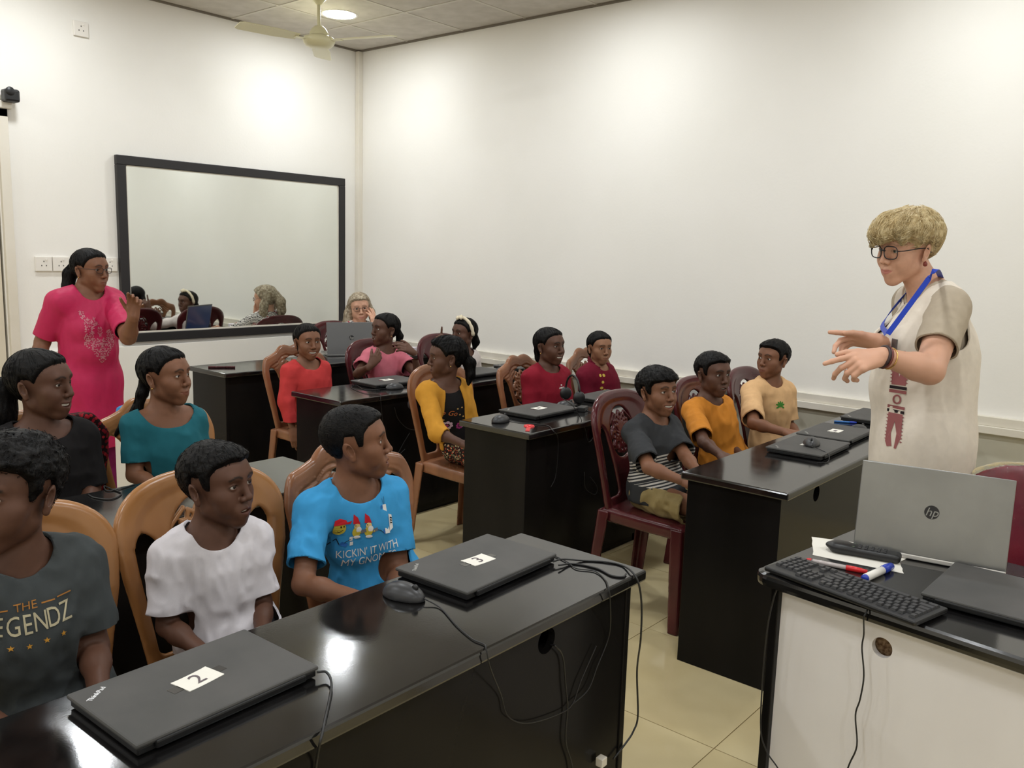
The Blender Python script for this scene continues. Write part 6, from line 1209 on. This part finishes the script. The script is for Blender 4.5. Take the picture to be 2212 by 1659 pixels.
cable('cord', [tuple(at(1876, 1305, 2, DZ+.008)), tuple(at(1872, 1322, 2, DZ-.006)), tuple(at(1866, 1335, 0, 1.90)), tuple(at(1866, 1370, 0, 1.925)), tuple(at(1862, 1400, 0, 1.925)), tuple(at(1866, 1460, 0, 1.925)), tuple(at(1858, 1510, 0, 1.925)), tuple(at(1848, 1545, 0, 1.925)), tuple(at(1851, 1610, 0, 1.925)), tuple(at(1835, 1650, 0, 1.925)), tuple(at(1820, 1690, 0, 1.925))], .0019, parent=kb)
cable('electric_cable', [tuple(at(1686, 1262, 0, 1.955)), tuple(at(1672, 1290, 0, 1.955)), tuple(at(1655, 1380, 0, 1.955)), tuple(at(1643, 1560, 0, 1.955)), tuple(at(1655, 1620, 0, 1.950)), tuple(at(1680, 1659, 0, 1.945)), tuple(at(1700, 1700, 0, 1.945))], .0019, label='black cable hanging along the left edge of the white front board', cat='cable')
pp = [at(1753, 1160, 2, DZ), at(1757, 1200, 2, DZ), at(1952, 1239, 2, DZ), at(1944, 1214, 2, DZ), at(1990, 1190, 2, DZ)]
pc = np.mean(pp, 0); edge = [pp[0]]; rgp = np.random.default_rng(5)
for a, b in zip(pp, pp[1:]+pp[:1]):
    for t in (.2, .4, .6, .8, 1.): q = a+(b-a)*t; edge.append(q+np.array([*rgp.normal(0, .0016, 2), 0]))
edge = edge[1:]; n = len(edge); mb = MB(); mb.add([(q-pc)+np.array([0, 0, .0008-0*k]) for k, q in enumerate(edge)]+[(q-pc)+np.array([0, 0, .0003]) for q in edge], [tuple(range(n)), tuple(range(2*n-1, n-1, -1))]+[(k, n+k, n+(k+1) % n, (k+1) % n) for k in range(n)])
o = mb.build('torn_paper', M_PAPER); o.location = pc; tag(o, 'torn sheet of white paper under the remote on the teacher table', 'paper')
r0, r1 = at(1800, 1190, 2, DZ), at(1942, 1216, 2, DZ); rl = float(np.linalg.norm((r1-r0)[:2])); rm = empty('remote_control', (r0[0], r0[1], DZ+.0012), math.atan2(r1[1]-r0[1], r1[0]-r0[0]), 'black remote control lying on the torn paper beside the silver laptop', 'remote')
RF = Fld(); RF.box((rl/2, 0, .012), (rl/2+.004, .024, .011), .009); RF.ell((rl*.12, 0, .015), (.04, .025, .013), .012); RV, RQ = nets(RF, (-.03, -.035, -.005), (rl+.03, .035, .035), .0035); mesh_obj('shell', npmesh('shell', RV, RQ), M_BLACKP, rm)
M_BTN = newmat('remote_button', srgb(70, 84, 66), .5); noise_bump(M_BTN, 90, .02, .001)
for i in range(8):
    for j in (-1, 0, 1): o = MB().box((rl*(.12+.095*i)-.004, j*.0125-.0035, .022), (rl*(.12+.095*i)+.004, j*.0125+.0035, .0255), .001).build('button', M_BTN if i < 3 else M_KEY, rm)
pen(at(1742, 1214, 2, DZ), at(1873, 1240, 2, DZ), .0058, 'red-capped ballpoint pen lying between the keyboard and the paper', [('tail', 0, .10, .8, 1, M_REDP), ('barrel', .08, .70, 1, 1, M_CLEAR), ('refill', .05, .74, .45, .45, M_REDP), ('cap', .66, 1, 1.2, .8, M_REDP)], DZ)
pen(at(1866, 1258, 2, DZ), at(1924, 1231, 2, DZ), .0098, 'white whiteboard marker with a blue cap on the teacher table', [('end_plug', 0, .07, .9, .95, M_BLUEP), ('barrel', .05, .66, 1, 1, M_WHITE), ('collar', .64, .74, .95, .95, M_BLUEP), ('cap', .70, 1, 1.08, .95, M_BLUEP)], DZ)
l0, l1 = at(1985, 1282, 2, DZ+.02), at(2060, 1215, 2, DZ+.02); la = math.atan2(l1[1]-l0[1], l1[0]-l0[0]); ctr = (l0+l1)/2+np.array([math.cos(la-math.pi/2), math.sin(la-math.pi/2), 0])*.172
laptop(ctr[0], ctr[1], math.degrees(la)+90-180, 'closed black laptop on the teacher table, cut off by the right edge', None, logo=False, d_=float(np.linalg.norm((l1-l0)[:2])))
# wrapped chair behind the table
tc2 = chair(2.60, .37, 86, 'solid', M_WRAP, 'maroon chair still wrapped in clear plastic, behind the teacher table', 'moulded plastic chairs with carved backs')
M_FILM = newmat('clear_film', (1, 1, 1, 1), .06, .5); N, L, b = nt(M_FILM); b.inputs['Transmission Weight'].default_value = 1.; b.inputs['IOR'].default_value = 1.28; noise_bump(M_FILM, 38, .9, .012, detail=5)
def f_film(P):
    uv, w_ = back_surface(P); d = outline(uv, 'round')-.012; return smax(d, np.abs(w_)-.020, .012)+vnoise(P.astype(f32), 30, 2)*.004
FV, FQ = nets(f_film, (-.28, -.32, .45), (.28, -.08, .95), .0085); mesh_obj('plastic_wrap', npmesh('wrap', FV, FQ), M_FILM, tc2)
# red and black garment over the chair of the girl in black
GF = Fld()
def f_gar(P):
    x, y, z_ = (P[:, 0]-1.285), P[:, 1]-3.045, P[:, 2]; top = .885-2.2*np.maximum(x-.02, 0)**1.5*2.2; d = np.maximum(np.abs(x)-.085, np.maximum(z_-top, .52-z_)); w_ = np.abs(y+.10*(z_-.8)+.02*np.sin(x*40)*np.clip((.85-z_)*3, 0, 1))-.036; return smax(d, w_, .02)+vnoise(P.astype(f32), 22, 5)*.006
V, Q = nets(f_gar, (1.17, 2.93, .49), (1.40, 3.16, .92), .009); b0 = np.array([1.285, 3.05, .0]); o = mesh_obj('draped_jacket', npmesh('draped_jacket', V-b0, Q), M_REDNET); o.location = b0; tag(o, 'red and black patterned garment draped over the chair beside the girl in black', 'jacket')
# blue and white bag on the floor by the wall, seen past the teal girl
bag = empty('shopping_bag', (2.02, 4.05, 0), .3, 'blue and white bag standing behind the girl in the teal top', 'bag'); MB().box((-.14, -.07, 0), (.14, .07, .58), .03).build('bag_body', newmat('white_bag', srgb(214, 210, 204), .6), bag); MB().box((-.135, -.065, .56), (.10, .065, .70), .03).build('blue_contents', newmat('blue_cloth', srgb(50, 130, 190), .8), bag)
